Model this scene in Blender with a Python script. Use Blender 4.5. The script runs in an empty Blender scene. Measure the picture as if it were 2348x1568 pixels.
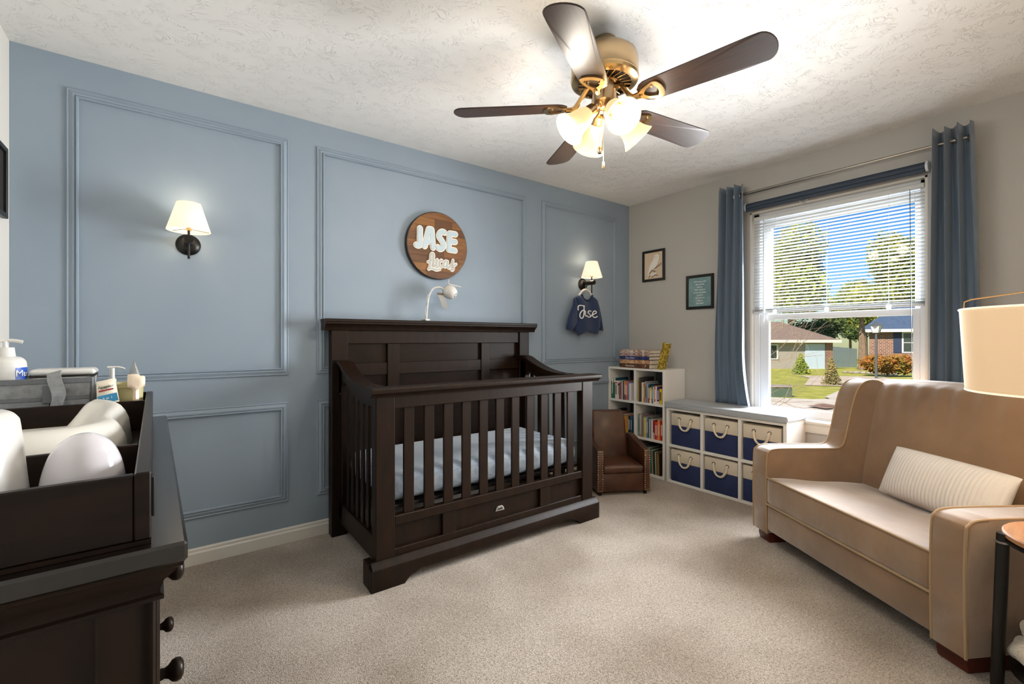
import bpy, bmesh, math, random
from mathutils import Vector, Matrix
from mathutils.geometry import delaunay_2d_cdt

R = math.radians
PI = math.pi
random.seed(7)
scene = bpy.context.scene
COL = scene.collection

# ------------------------------------------------------------------ camera
cam_d = bpy.data.cameras.new('camera')
cam_d.sensor_width = 36.0
cam_d.lens = 36.0 * 1040.0 / 2348.0
cam_d.shift_y = -7.0 / 2348.0
cam_d.clip_start = 0.05
cam_d.clip_end = 400
cam = bpy.data.objects.new('camera', cam_d)
COL.objects.link(cam)
cam.location = (-3.513, -2.848, 1.16)
cam.rotation_euler = (R(90), 0, R(53.5 - 90))
scene.camera = cam

# ------------------------------------------------------------------ light
scene.view_settings.view_transform = 'Standard'
scene.view_settings.look = 'None'
scene.view_settings.gamma = 1.0
scene.view_settings.use_curve_mapping = False
scene.view_settings.exposure = 0.82
cy = scene.cycles
cy.max_bounces = 6
cy.diffuse_bounces = 4
cy.glossy_bounces = 2
cy.transmission_bounces = 5
cy.transparent_max_bounces = 10
cy.caustics_reflective = False
cy.caustics_refractive = False
cy.use_adaptive_sampling = True
cy.adaptive_threshold = 0.06

world = bpy.data.worlds.new('sky')
scene.world = world
world.use_nodes = True
wn = world.node_tree.nodes
wl = world.node_tree.links
wn.clear()
w_out = wn.new('ShaderNodeOutputWorld')
w_bg = wn.new('ShaderNodeBackground')
w_sky = wn.new('ShaderNodeTexSky')
w_sky.sky_type = 'NISHITA'
SUN_DIR = Vector((-0.70, -0.05, 0.62)).normalized()      # towards the sun
w_sky.sun_disc = False
w_sky.sun_elevation = math.asin(SUN_DIR.z)
w_sky.sun_rotation = math.atan2(SUN_DIR.x, SUN_DIR.y)
w_sky.air_density = 1.2
w_sky.dust_density = 0.2
w_sky.ozone_density = 2.5
w_bg.inputs['Strength'].default_value = 0.06
w_hs = wn.new('ShaderNodeHueSaturation')
w_hs.inputs['Saturation'].default_value = 1.5
wl.new(w_sky.outputs[0], w_hs.inputs['Color'])
w_mx = wn.new('ShaderNodeMixRGB')
w_mx.blend_type = 'MULTIPLY'
w_mx.inputs[0].default_value = 1.0
w_mx.inputs[2].default_value = (0.62, 0.84, 1.18, 1.0)
wl.new(w_hs.outputs[0], w_mx.inputs[1])
wl.new(w_mx.outputs[0], w_bg.inputs[0])
wl.new(w_bg.outputs[0], w_out.inputs[0])

def lamp(name, kind, loc, energy, color, **kw):
    l = bpy.data.lights.new(name, kind)
    l.energy = energy
    l.color = color
    for k, v in kw.items():
        setattr(l, k, v)
    o = bpy.data.objects.new(name, l)
    COL.objects.link(o)
    o.location = loc
    return o

sun = lamp('sun', 'SUN', (0, 0, 20), 4.2, (1.0, 0.93, 0.80), angle=R(0.6))
sun.rotation_euler = SUN_DIR.to_track_quat('Z', 'Y').to_euler()
# daylight falling in through the window
day = lamp('window_skylight', 'AREA', (1.3, -1.66, 2.62), 300.0, (0.94, 0.97, 1.0), shape='RECTANGLE', size=2.4, size_y=2.4)
day.rotation_euler = (0, R(52), 0)
day2 = lamp('window_daylight', 'AREA', (0.004, -1.66, 1.18), 34.0, (0.95, 0.98, 1.0), shape='RECTANGLE', size=1.08, size_y=0.92, spread=R(104))
day2.rotation_euler = (0, R(90), 0)

# ------------------------------------------------------------------ helpers
def lin(c):
    return c / 12.92 if c <= 0.04045 else ((c + 0.055) / 1.055) ** 2.4
def hx(s):
    s = s.lstrip('#')
    return tuple(lin(int(s[i:i + 2], 16) / 255.0) for i in (0, 2, 4)) + (1.0,)

MATS = {}
def mat(name, col, rough=0.5, metal=0.0, col2=None, nscale=8.0, stretch=(1, 1, 1), contrast=(0.35, 0.65), detail=4.0,
        bump=None, coat=0.0, sheen=0.0, spec=0.5, emit=None, estr=0.0, trans=0.0, sss=0.0):
    m = bpy.data.materials.new(name)
    m.use_nodes = True
    nt = m.node_tree
    b = nt.nodes['Principled BSDF']
    c = hx(col) if isinstance(col, str) else tuple(col) + ((1.0,) if len(col) == 3 else ())
    b.inputs['Base Color'].default_value = c
    b.inputs['Roughness'].default_value = rough
    b.inputs['Metallic'].default_value = metal
    b.inputs['Specular IOR Level'].default_value = spec
    b.inputs['Coat Weight'].default_value = coat
    b.inputs['Coat Roughness'].default_value = 0.15
    b.inputs['Sheen Weight'].default_value = sheen
    if trans:
        b.inputs['Transmission Weight'].default_value = trans
    if emit:
        b.inputs['Emission Color'].default_value = hx(emit)
        b.inputs['Emission Strength'].default_value = estr
    tc = None
    def coords(st):
        tcn = nt.nodes.new('ShaderNodeTexCoord')
        mp = nt.nodes.new('ShaderNodeMapping')
        mp.inputs['Scale'].default_value = st
        nt.links.new(tcn.outputs['Object'], mp.inputs[0])
        return mp
    if col2:
        mp = coords(stretch)
        nz = nt.nodes.new('ShaderNodeTexNoise')
        nz.inputs['Scale'].default_value = nscale
        nz.inputs['Detail'].default_value = detail
        rp = nt.nodes.new('ShaderNodeValToRGB')
        rp.color_ramp.elements[0].position = contrast[0]
        rp.color_ramp.elements[1].position = contrast[1]
        rp.color_ramp.elements[0].color = c
        rp.color_ramp.elements[1].color = hx(col2)
        nt.links.new(mp.outputs[0], nz.inputs['Vector'])
        nt.links.new(nz.outputs['Fac'], rp.inputs[0])
        nt.links.new(rp.outputs[0], b.inputs['Base Color'])
    if bump:
        sc_, st_, di_ = bump[:3]
        mp2 = coords(bump[3] if len(bump) > 3 else (1, 1, 1))
        nz2 = nt.nodes.new('ShaderNodeTexNoise')
        nz2.inputs['Scale'].default_value = sc_
        nz2.inputs['Detail'].default_value = 3.0
        bp = nt.nodes.new('ShaderNodeBump')
        bp.inputs['Strength'].default_value = st_
        bp.inputs['Distance'].default_value = di_
        nt.links.new(mp2.outputs[0], nz2.inputs['Vector'])
        nt.links.new(nz2.outputs['Fac'], bp.inputs['Height'])
        nt.links.new(bp.outputs[0], b.inputs['Normal'])
    MATS[name] = m
    return m

def M(n):
    return MATS[n]

def smooth_prof(p, n=4):
    return [(max(0.0, v.x), v.y) for v in bez([(a, b, 0) for a, b in p], n)]

class MB:
    """collects shapes into one mesh"""
    def __init__(s):
        s.bm = bmesh.new()
    def box(s, x0, x1, y0, y1, z0, z1, bev=0.0, seg=1):
        b = bmesh.new()
        bmesh.ops.create_cube(b, size=1.0)
        for v in b.verts:
            v.co = Vector(((x0 + x1) / 2 + v.co.x * (x1 - x0), (y0 + y1) / 2 + v.co.y * (y1 - y0), (z0 + z1) / 2 + v.co.z * (z1 - z0)))
        if bev:
            bmesh.ops.bevel(b, geom=b.edges[:], offset=bev, segments=seg, affect='EDGES', profile=0.5)
        s._merge(b)
        return s
    def _merge(s, b, mtx=None):
        mp = {}
        for v in b.verts:
            mp[v] = s.bm.verts.new(mtx @ v.co if mtx else v.co)
        for f in b.faces:
            try:
                s.bm.faces.new([mp[v] for v in f.verts])
            except ValueError:
                pass
        b.free()
    def add(s, other, mtx=None):
        s._merge(other.bm, mtx)
        return s
    def lathe(s, prof, c=(0, 0, 0), n=24, axis=Vector((0, 0, 1)), cap=True):
        axis = Vector(axis).normalized()
        q = Vector((0, 0, 1)).rotation_difference(axis)
        c = Vector(c)
        rings = []
        for r, z in prof:
            if r < 1e-6:
                rings.append([s.bm.verts.new(c + q @ Vector((0, 0, z)))])
            else:
                rings.append([s.bm.verts.new(c + q @ Vector((r * math.cos(2 * PI * i / n), r * math.sin(2 * PI * i / n), z))) for i in range(n)])
        for a, b in zip(rings, rings[1:]):
            for i in range(n):
                j = (i + 1) % n
                if len(a) == 1 and len(b) > 1:
                    s.bm.faces.new((a[0], b[i], b[j]))
                elif len(b) == 1 and len(a) > 1:
                    s.bm.faces.new((a[i], a[j], b[0]))
                elif len(a) > 1 and len(b) > 1:
                    s.bm.faces.new((a[i], a[j], b[j], b[i]))
        if cap:
            if len(rings[0]) > 1:
                s.bm.faces.new(list(reversed(rings[0])))
            if len(rings[-1]) > 1:
                s.bm.faces.new(rings[-1])
        return s
    def cyl(s, p0, p1, r0, r1=None, n=16):
        p0, p1 = Vector(p0), Vector(p1)
        return s.lathe([(r0, 0), (r0 if r1 is None else r1, (p1 - p0).length)], p0, n, p1 - p0)
    def ball(s, c, r, n=16, sq=(1, 1, 1)):
        b = bmesh.new()
        bmesh.ops.create_uvsphere(b, u_segments=n, v_segments=max(6, n // 2), radius=1.0)
        for v in b.verts:
            v.co = Vector(c) + Vector((v.co.x * r * sq[0], v.co.y * r * sq[1], v.co.z * r * sq[2]))
        s._merge(b)
        return s
    def tube(s, pts, r, n=8, closed=False, rr=None):
        pts = [Vector(p) for p in pts]
        m = len(pts)
        up = None
        rings = []
        for i, p in enumerate(pts):
            a = pts[(i - 1) % m] if (closed or i > 0) else p
            b = pts[(i + 1) % m] if (closed or i < m - 1) else p
            t = (b - a).normalized()
            if up is None:
                up = Vector((0, 0, 1)) if abs(t.z) < 0.9 else Vector((1, 0, 0))
            u = (up - t * up.dot(t))
            if u.length < 1e-5:
                u = t.orthogonal()
            u.normalize()
            w = t.cross(u)
            up = u
            rad = rr[i] if rr else r
            rings.append([s.bm.verts.new(p + (u * math.cos(2 * PI * k / n) + w * math.sin(2 * PI * k / n)) * rad) for k in range(n)])
        for i in range(m if closed else m - 1):
            a, b = rings[i], rings[(i + 1) % m]
            for k in range(n):
                j = (k + 1) % n
                s.bm.faces.new((a[k], a[j], b[j], b[k]))
        if not closed:
            s.bm.faces.new(list(reversed(rings[0])))
            s.bm.faces.new(rings[-1])
        return s
    def prism(s, poly, h, fn, bev=0.0, seg=2):
        """poly: 2-D outline, extruded by h; fn(a, b, c) -> 3-D"""
        b = bmesh.new()
        vs = [b.verts.new((p[0], p[1], 0)) for p in poly]
        f = b.faces.new(vs)
        r = bmesh.ops.extrude_face_region(b, geom=[f])
        for v in r['geom']:
            if isinstance(v, bmesh.types.BMVert):
                v.co.z = h
        if bev:
            bmesh.ops.bevel(b, geom=[e for e in b.edges if abs(e.verts[0].co.z - e.verts[1].co.z) < 1e-6], offset=bev, segments=seg, affect='EDGES', profile=0.5)
        for v in b.verts:
            v.co = Vector(fn(v.co.x, v.co.y, v.co.z))
        s._merge(b)
        return s
    def grid(s, nu, nv, fn, closed_u=False):
        vs = [[s.bm.verts.new(fn(i / (nu if closed_u else nu - 1), j / (nv - 1))) for j in range(nv)] for i in range(nu)]
        for i in range(nu if closed_u else nu - 1):
            for j in range(nv - 1):
                k = (i + 1) % nu
                s.bm.faces.new((vs[i][j], vs[k][j], vs[k][j + 1], vs[i][j + 1]))
        return s
    def mesh(s, name, m=None, angle=35):
        bmesh.ops.recalc_face_normals(s.bm, faces=s.bm.faces[:])
        me = bpy.data.meshes.new(name)
        s.bm.to_mesh(me)
        s.bm.free()
        if angle:
            me.polygons.foreach_set('use_smooth', [True] * len(me.polygons))
            me.set_sharp_from_angle(angle=R(angle))
        if m:
            me.materials.append(M(m) if isinstance(m, str) else m)
        return me
    def build(s, name, m, parent=None, angle=35, **tags):
        o = bpy.data.objects.new(name, s.mesh(name, m, angle))
        COL.objects.link(o)
        if parent:
            o.parent = parent
        for k, v in tags.items():
            o[{'cat': 'category'}.get(k, k)] = v
        return o

def thing(name, label, cat, loc=(0, 0, 0), rz=0.0, group=None, kind=None):
    o = bpy.data.objects.new(name, None)
    COL.objects.link(o)
    o.empty_display_size = 0.05
    o.location = loc
    o.rotation_euler = (0, 0, rz)
    if label:
        o['label'] = label
    if cat:
        o['category'] = cat
    if group:
        o['group'] = group
    if kind:
        o['kind'] = kind
    return o

def inst(me, name, parent=None, loc=(0, 0, 0), rot=(0, 0, 0), **tags):
    o = bpy.data.objects.new(name, me)
    COL.objects.link(o)
    if parent:
        o.parent = parent
    o.location = loc
    o.rotation_euler = rot
    for k, v in tags.items():
        o[{'cat': 'category'}.get(k, k)] = v
    return o

def copy_tree(o, parent=None):
    c = o.copy()
    COL.objects.link(c)
    if parent:
        c.parent = parent
    for ch in list(o.children):
        copy_tree(ch, c)
    return c

def bez(pts, n=6, closed=False):
    """Catmull-Rom through the points"""
    P = [Vector(p) for p in pts]
    m = len(P)
    out = []
    rng = m if closed else m - 1
    for i in range(rng):
        p0 = P[(i - 1) % m] if (closed or i > 0) else P[0]
        p1, p2 = P[i], P[(i + 1) % m]
        p3 = P[(i + 2) % m] if (closed or i + 2 < m) else P[m - 1]
        for k in range(n):
            t = k / n
            out.append(0.5 * ((2 * p1) + (p2 - p0) * t + (2 * p0 - 5 * p1 + 4 * p2 - p3) * t * t + (3 * p1 - p0 - 3 * p2 + p3) * t ** 3))
    if not closed:
        out.append(P[-1])
    return out

def puff(mb, outline, fn, thick, power=0.5, step=0.02, reach=0.05):
    """a cushion-like solid over a 2-D outline; fn(a, b, t) -> 3-D with t in -1..1"""
    n = len(outline)
    def inside(p):
        c = False
        j = n - 1
        for i in range(n):
            xi, yi = outline[i]
            xj, yj = outline[j]
            if (yi > p[1]) != (yj > p[1]) and p[0] < (xj - xi) * (p[1] - yi) / (yj - yi) + xi:
                c = not c
            j = i
        return c
    def dist(p):
        best = 9
        for i in range(n):
            a, b = Vector(outline[i]), Vector(outline[(i + 1) % n])
            ab = b - a
            t = max(0, min(1, (Vector(p) - a).dot(ab) / max(ab.length_squared, 1e-12)))
            best = min(best, (Vector(p) - a - ab * t).length)
        return best
    xs = [p[0] for p in outline]
    ys = [p[1] for p in outline]
    pts = [Vector(p) for p in outline]
    x = min(xs)
    while x < max(xs):
        y = min(ys)
        while y < max(ys):
            if inside((x, y)) and dist((x, y)) > step * 0.45:
                pts.append(Vector((x, y)))
            y += step
        x += step
    edges = [(i, (i + 1) % n) for i in range(n)]
    vo, eo, fo, _, _, _ = delaunay_2d_cdt(pts, edges, [list(range(n))], 1, 1e-6)
    front, back = [], []
    for v in vo:
        h = min(1.0, dist(v) / reach)
        h = math.sqrt(max(0.0, 1 - (1 - h) ** 2)) if power == 0.5 else h ** power
        front.append(mb.bm.verts.new(fn(v.x, v.y, h * thick)))
        back.append(front[-1] if h < 0.02 else mb.bm.verts.new(fn(v.x, v.y, -h * thick)))
    for f in fo:
        try:
            mb.bm.faces.new([front[i] for i in f])
            mb.bm.faces.new([back[i] for i in reversed(f)])
        except ValueError:
            pass
    return mb

STROKE_N = [0]
def stroke(mb, pts, w, t0, t1_, fn, n=7):
    """flat round-ended brush stroke along a 2-D path, from t0 to t1 in thickness"""
    P = [Vector((p[0], p[1], 0)) for p in pts]
    P = [Vector((p.x, p.y)) for p in (bez(P, 5) if len(P) > 2 else P)]
    L, Rr = [], []
    for i, p in enumerate(P):
        a, b = P[max(0, i - 1)], P[min(len(P) - 1, i + 1)]
        d = (b - a).normalized()
        nrm = Vector((-d.y, d.x))
        L.append(p + nrm * w)
        Rr.append(p - nrm * w)
    d0 = (P[1] - P[0]).normalized()
    d1 = (P[-1] - P[-2]).normalized()
    a1 = math.atan2(d1.y, d1.x)
    a0 = math.atan2(d0.y, d0.x)
    inc = (t1_ - t0) * 0.004
    def strip(a, b, c, d):
        STROKE_N[0] = (STROKE_N[0] + 1) % 97
        t1 = t1_ + inc * STROKE_N[0]
        vs = [mb.bm.verts.new(fn(p.x, p.y, t1)) for p in (a, b, c, d)]
        mb.bm.faces.new(vs)
        us = [mb.bm.verts.new(fn(p.x, p.y, t0)) for p in (a, b, c, d)]
        mb.bm.faces.new((us[0], us[1], vs[1], vs[0]))
        mb.bm.faces.new((us[2], us[3], vs[3], vs[2]))
    for i in range(len(P) - 1):
        strip(L[i], L[i + 1], Rr[i + 1], Rr[i])
    for c in (P[0], P[-1]) + tuple(P[1:-1]):
        ring = [c + Vector((math.cos(2 * PI * k / 12), math.sin(2 * PI * k / 12))) * w for k in range(12)]
        STROKE_N[0] = (STROKE_N[0] + 1) % 97
        t1 = t1_ + inc * STROKE_N[0]
        top = [mb.bm.verts.new(fn(p.x, p.y, t1)) for p in ring]
        bot = [mb.bm.verts.new(fn(p.x, p.y, t0)) for p in ring]
        mb.bm.faces.new(top)
        for k in range(12):
            mb.bm.faces.new((top[k], top[(k + 1) % 12], bot[(k + 1) % 12], bot[k]))
    return mb

def text_mesh(body, size, ext=0.0004, align='CENTER', shear=0.0):
    cu = bpy.data.curves.new('lettering', 'FONT')
    cu.body = body
    cu.size = size
    cu.extrude = ext
    cu.align_x = align
    cu.align_y = 'CENTER'
    cu.shear = shear
    cu.resolution_u = 2
    o = bpy.data.objects.new('lettering', cu)
    COL.objects.link(o)
    dg = bpy.context.evaluated_depsgraph_get()
    me = bpy.data.meshes.new_from_object(o.evaluated_get(dg))
    bpy.data.objects.remove(o)
    bpy.data.curves.remove(cu)
    me.name = 'lettering'
    return me

def lettering(body, size, m, parent, fn, ext=0.0004, align='CENTER', shear=0.0, name='lettering'):
    me = text_mesh(body, size, ext, align, shear)
    for v in me.vertices:
        v.co = Vector(fn(v.co.x, v.co.y, v.co.z))
    me.materials.clear()
    me.materials.append(M(m))
    o = bpy.data.objects.new(name, me)
    COL.objects.link(o)
    o.parent = parent
    return o

def struct(o):
    o['kind'] = 'structure'
    return o

# ------------------------------------------------------------------ materials
mat('wall_blue', '#8c9baa', 0.55, col2='#909fad', nscale=3, bump=(180, 0.06, 0.002))
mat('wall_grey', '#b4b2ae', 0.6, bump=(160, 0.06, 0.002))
mat('wall_white', '#dedbd4', 0.6, bump=(160, 0.06, 0.002))
mat('trim_white', '#dedbd4', 0.4)
mat('vinyl', '#dcdfe3', 0.32)
mat('espresso', '#160c05', 0.42, col2='#27160a', nscale=5, stretch=(6, 6, 1.2), contrast=(0.3, 0.75), coat=0.0, spec=0.24, bump=(40, 0.05, 0.001, (6, 6, 1)))
mat('espresso_top', '#140d08', 0.26, spec=0.7)
mat('espresso_dark', '#130b06', 0.36, col2='#24150b', nscale=5, stretch=(1.2, 1.2, 6), contrast=(0.3, 0.75), spec=0.22)
mat('mattress_sheet', '#c3cfdb', 0.85, sheen=0.2, bump=(30, 0.25, 0.01))
mat('black_metal', '#14110f', 0.35, metal=0.3)
mat('black_frame', '#0b0a09', 0.4)
mat('black_gloss', '#070707', 0.25)
mat('linen_shade', '#cfc6b6', 0.8, emit='#ffe6c4', estr=0.5, bump=(300, 0.1, 0.001))
mat('bulb', '#fff4dc', 0.4, emit='#ffdf9e', estr=3.0)
mat('nickel', '#b39a78', 0.28, metal=1.0)
mat('nickel_bright', '#c9a877', 0.22, metal=1.0)
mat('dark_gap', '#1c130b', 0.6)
mat('blade_wood', '#26170d', 0.38, col2='#382111', nscale=7, stretch=(1, 9, 4), contrast=(0.3, 0.7), spec=0.5)
mat('glass_shade', '#a89e88', 0.35, emit='#ffd898', estr=0.50)
mat('leather', '#3a2014', 0.34, col2='#57331f', nscale=9, contrast=(0.3, 0.75), bump=(120, 0.15, 0.002), coat=0.15)
mat('brass_nail', '#c9ab86', 0.25, metal=1.0)
mat('shelf_white', '#e6e4df', 0.5)
mat('shelf_back', '#565d66', 0.7)
mat('bin_navy', '#26325a', 0.9, bump=(240, 0.3, 0.002))
mat('bin_cream', '#d6cbb8', 0.9, bump=(240, 0.3, 0.002))
mat('rope', '#e3d7c1', 0.9, bump=(90, 0.6, 0.004))
mat('cushion_grey', '#a3a8ad', 0.9, bump=(300, 0.25, 0.002), sheen=0.2)
mat('curtain_blue', '#5d7084', 0.55, sheen=0.35, bump=(260, 0.12, 0.001))
mat('shade_navy', '#2c3a4c', 0.6)
mat('steel', '#a09a90', 0.3, metal=1.0)
mat('blind_white', '#dcdfe0', 0.45)
mat('acrylic', '#e8eef2', 0.1, trans=0.7)
mat('suede', '#947250', 0.72, col2='#74573a', nscale=3.2, contrast=(0.3, 0.75), sheen=1.0, bump=(7, 0.3, 0.02))
mat('piping', '#a2845f', 0.7, sheen=0.4)
mat('cherry', '#5a2013', 0.35, col2='#431609', nscale=6, stretch=(1, 6, 6))
mat('pillow', '#e4ded8', 0.95, sheen=0.5, bump=(200, 0.3, 0.003))
mat('table_wood', '#b98558', 0.5, col2='#a06f45', nscale=6, stretch=(1, 8, 4))
mat('blanket', '#d8ccb9', 1.0, sheen=0.8, bump=(60, 0.9, 0.02))
mat('lamp_linen', '#b9a98f', 0.85, emit='#ffcf9c', estr=0.27, bump=(350, 0.15, 0.001))
mat('ceramic', '#d9d6d0', 0.25)
mat('pad_cream', '#dcd8cf', 0.3)
mat('plastic_white', '#d6d4d0', 0.28)
mat('plastic_gloss', '#d8d4da', 0.08, coat=0.4)
mat('felt', '#7d8083', 0.95, col2='#94979a', nscale=60, contrast=(0.3, 0.7), bump=(200, 0.4, 0.002))
mat('felt_edge', '#696c70', 0.95, bump=(200, 0.4, 0.002))
mat('label_blue', '#1d4fb0', 0.4)
mat('label_cyan', '#63b9e8', 0.4)
mat('ink_white', '#fbfbfb', 0.5)
mat('ink_black', '#15151a', 0.5)
mat('ink_red', '#a82430', 0.5)
mat('pack_cream', '#efe5d3', 0.5)
mat('pack_blue', '#3c94c4', 0.5)
mat('olive', '#b2a878', 0.5)
mat('brush_beige', '#ecd8c2', 0.45)
mat('silicone', '#e2e6e6', 0.12, trans=0.75)
mat('sign_wood', '#67401e', 0.5, col2='#8c5c2a', nscale=6, stretch=(1.3, 6, 9), contrast=(0.3, 0.72), bump=(20, 0.15, 0.002, (1, 6, 9)))
mat('sign_wood2', '#764a20', 0.5, col2='#98662f', nscale=6, stretch=(1.3, 6, 9), contrast=(0.3, 0.72), bump=(20, 0.15, 0.002, (1, 6, 9)))
mat('sign_wood3', '#523317', 0.5, col2='#6e4520', nscale=6, stretch=(1.3, 6, 9), contrast=(0.3, 0.72), bump=(20, 0.15, 0.002, (1, 6, 9)))
mat('letter_cream', '#f1eadc', 0.5)
mat('letter_blue', '#bfcfd8', 0.5)
mat('letter_grey', '#b9bcbc', 0.5)
mat('knit_navy', '#1c2f52', 0.95, bump=(150, 0.7, 0.004, (1, 1, 2.5)), sheen=0.25)
mat('knit_rib', '#1c2f50', 0.95, bump=(120, 0.9, 0.004, (6, 6, 0.6)))
mat('yarn', '#f2f0ec', 0.95)
mat('paper_tan', '#d8c3ac', 0.8)
mat('owl_white', '#efece6', 0.8)
mat('ink_brown', '#6b5a48', 0.8)
mat('print_teal', '#6f8f93', 0.7, col2='#7f9ea0', nscale=18)
mat('print_dark', '#231f1c', 0.6)
mat('tag_grey', '#9b9893', 0.8)
mat('pages', '#e6dcc6', 0.85, bump=(300, 0.3, 0.001, (8, 1, 1)))

def translucent(name, fac):
    m = MATS[name]
    nt = m.node_tree
    b = nt.nodes['Principled BSDF']
    o = [n for n in nt.nodes if n.type == 'OUTPUT_MATERIAL'][0]
    t = nt.nodes.new('ShaderNodeBsdfTranslucent')
    t.inputs['Color'].default_value = b.inputs['Base Color'].default_value
    mx = nt.nodes.new('ShaderNodeMixShader')
    mx.inputs[0].default_value = fac
    nt.links.new(b.outputs[0], mx.inputs[1])
    nt.links.new(t.outputs[0], mx.inputs[2])
    nt.links.new(mx.outputs[0], o.inputs[0])
translucent('blind_white', 0.12)

# clear window glass
def glass_mat(name, fac=0.06):
    m = bpy.data.materials.new(name)
    m.use_nodes = True
    nt = m.node_tree
    nt.nodes.clear()
    o = nt.nodes.new('ShaderNodeOutputMaterial')
    mx = nt.nodes.new('ShaderNodeMixShader')
    tr = nt.nodes.new('ShaderNodeBsdfTransparent')
    gl = nt.nodes.new('ShaderNodeBsdfGlossy')
    gl.inputs['Roughness'].default_value = 0.02
    mx.inputs[0].default_value = fac
    nt.links.new(tr.outputs[0], mx.inputs[1])
    nt.links.new(gl.outputs[0], mx.inputs[2])
    nt.links.new(mx.outputs[0], o.inputs[0])
    MATS[name] = m
glass_mat('pane_glass', 0.006)

def carpet_mat():
    m = mat('carpet', '#b3a391', 1.0, sheen=0.3)
    nt = m.node_tree
    b = nt.nodes['Principled BSDF']
    tc = nt.nodes.new('ShaderNodeTexCoord')
    def noise(s, d=3.0, rough=0.6):
        n = nt.nodes.new('ShaderNodeTexNoise')
        n.inputs['Scale'].default_value = s
        n.inputs['Detail'].default_value = d
        n.inputs['Roughness'].default_value = rough
        nt.links.new(tc.outputs['Object'], n.inputs['Vector'])
        return n
    def ramp(n, p0, c0, p1, c1):
        r = nt.nodes.new('ShaderNodeValToRGB')
        r.color_ramp.elements[0].position = p0
        r.color_ramp.elements[1].position = p1
        r.color_ramp.elements[0].color = hx(c0)
        r.color_ramp.elements[1].color = hx(c1)
        nt.links.new(n.outputs['Fac'], r.inputs[0])
        return r
    vo = nt.nodes.new('ShaderNodeTexVoronoi')
    vo.inputs['Scale'].default_value = 250.0
    dn = noise(60, 2)
    mv = nt.nodes.new('ShaderNodeMixRGB')
    mv.blend_type = 'ADD'
    mv.inputs[0].default_value = 0.02
    nt.links.new(tc.outputs['Object'], mv.inputs[1])
    nt.links.new(dn.outputs['Color'], mv.inputs[2])
    nt.links.new(mv.outputs[0], vo.inputs['Vector'])
    fine = nt.nodes.new('ShaderNodeValToRGB')
    fine.color_ramp.elements[0].position = 0.15
    fine.color_ramp.elements[1].position = 0.85
    fine.color_ramp.elements[0].color = hx('#d8cdbf')
    fine.color_ramp.elements[1].color = hx('#988b7d')
    sub = nt.nodes.new('ShaderNodeMath')
    sub.operation = 'MULTIPLY_ADD'
    sub.inputs[1].default_value = 1.3
    nz_ = noise(110, 4, 0.75)
    off = nt.nodes.new('ShaderNodeMath')
    off.operation = 'MULTIPLY_ADD'
    off.inputs[1].default_value = -1.4
    off.inputs[2].default_value = 0.62
    nt.links.new(nz_.outputs['Fac'], off.inputs[0])
    nt.links.new(vo.outputs['Distance'], sub.inputs[0])
    nt.links.new(off.outputs[0], sub.inputs[2])
    nt.links.new(sub.outputs[0], fine.inputs[0])
    big = ramp(noise(1.6, 2), 0.38, '#d6d0c8', 0.62, '#ffffff')
    mx = nt.nodes.new('ShaderNodeMixRGB')
    mx.blend_type = 'MULTIPLY'
    mx.inputs[0].default_value = 1.0
    nt.links.new(fine.outputs[0], mx.inputs[1])
    nt.links.new(big.outputs[0], mx.inputs[2])
    nt.links.new(mx.outputs[0], b.inputs['Base Color'])
    bp = nt.nodes.new('ShaderNodeBump')
    bp.inputs['Strength'].default_value = 0.5
    bp.inputs['Distance'].default_value = 0.005
    inv = nt.nodes.new('ShaderNodeMath')
    inv.operation = 'SUBTRACT'
    inv.inputs[0].default_value = 1.0
    nt.links.new(sub.outputs[0], inv.inputs[1])
    nt.links.new(inv.outputs[0], bp.inputs['Height'])
    nt.links.new(bp.outputs[0], b.inputs['Normal'])
carpet_mat()

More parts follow.
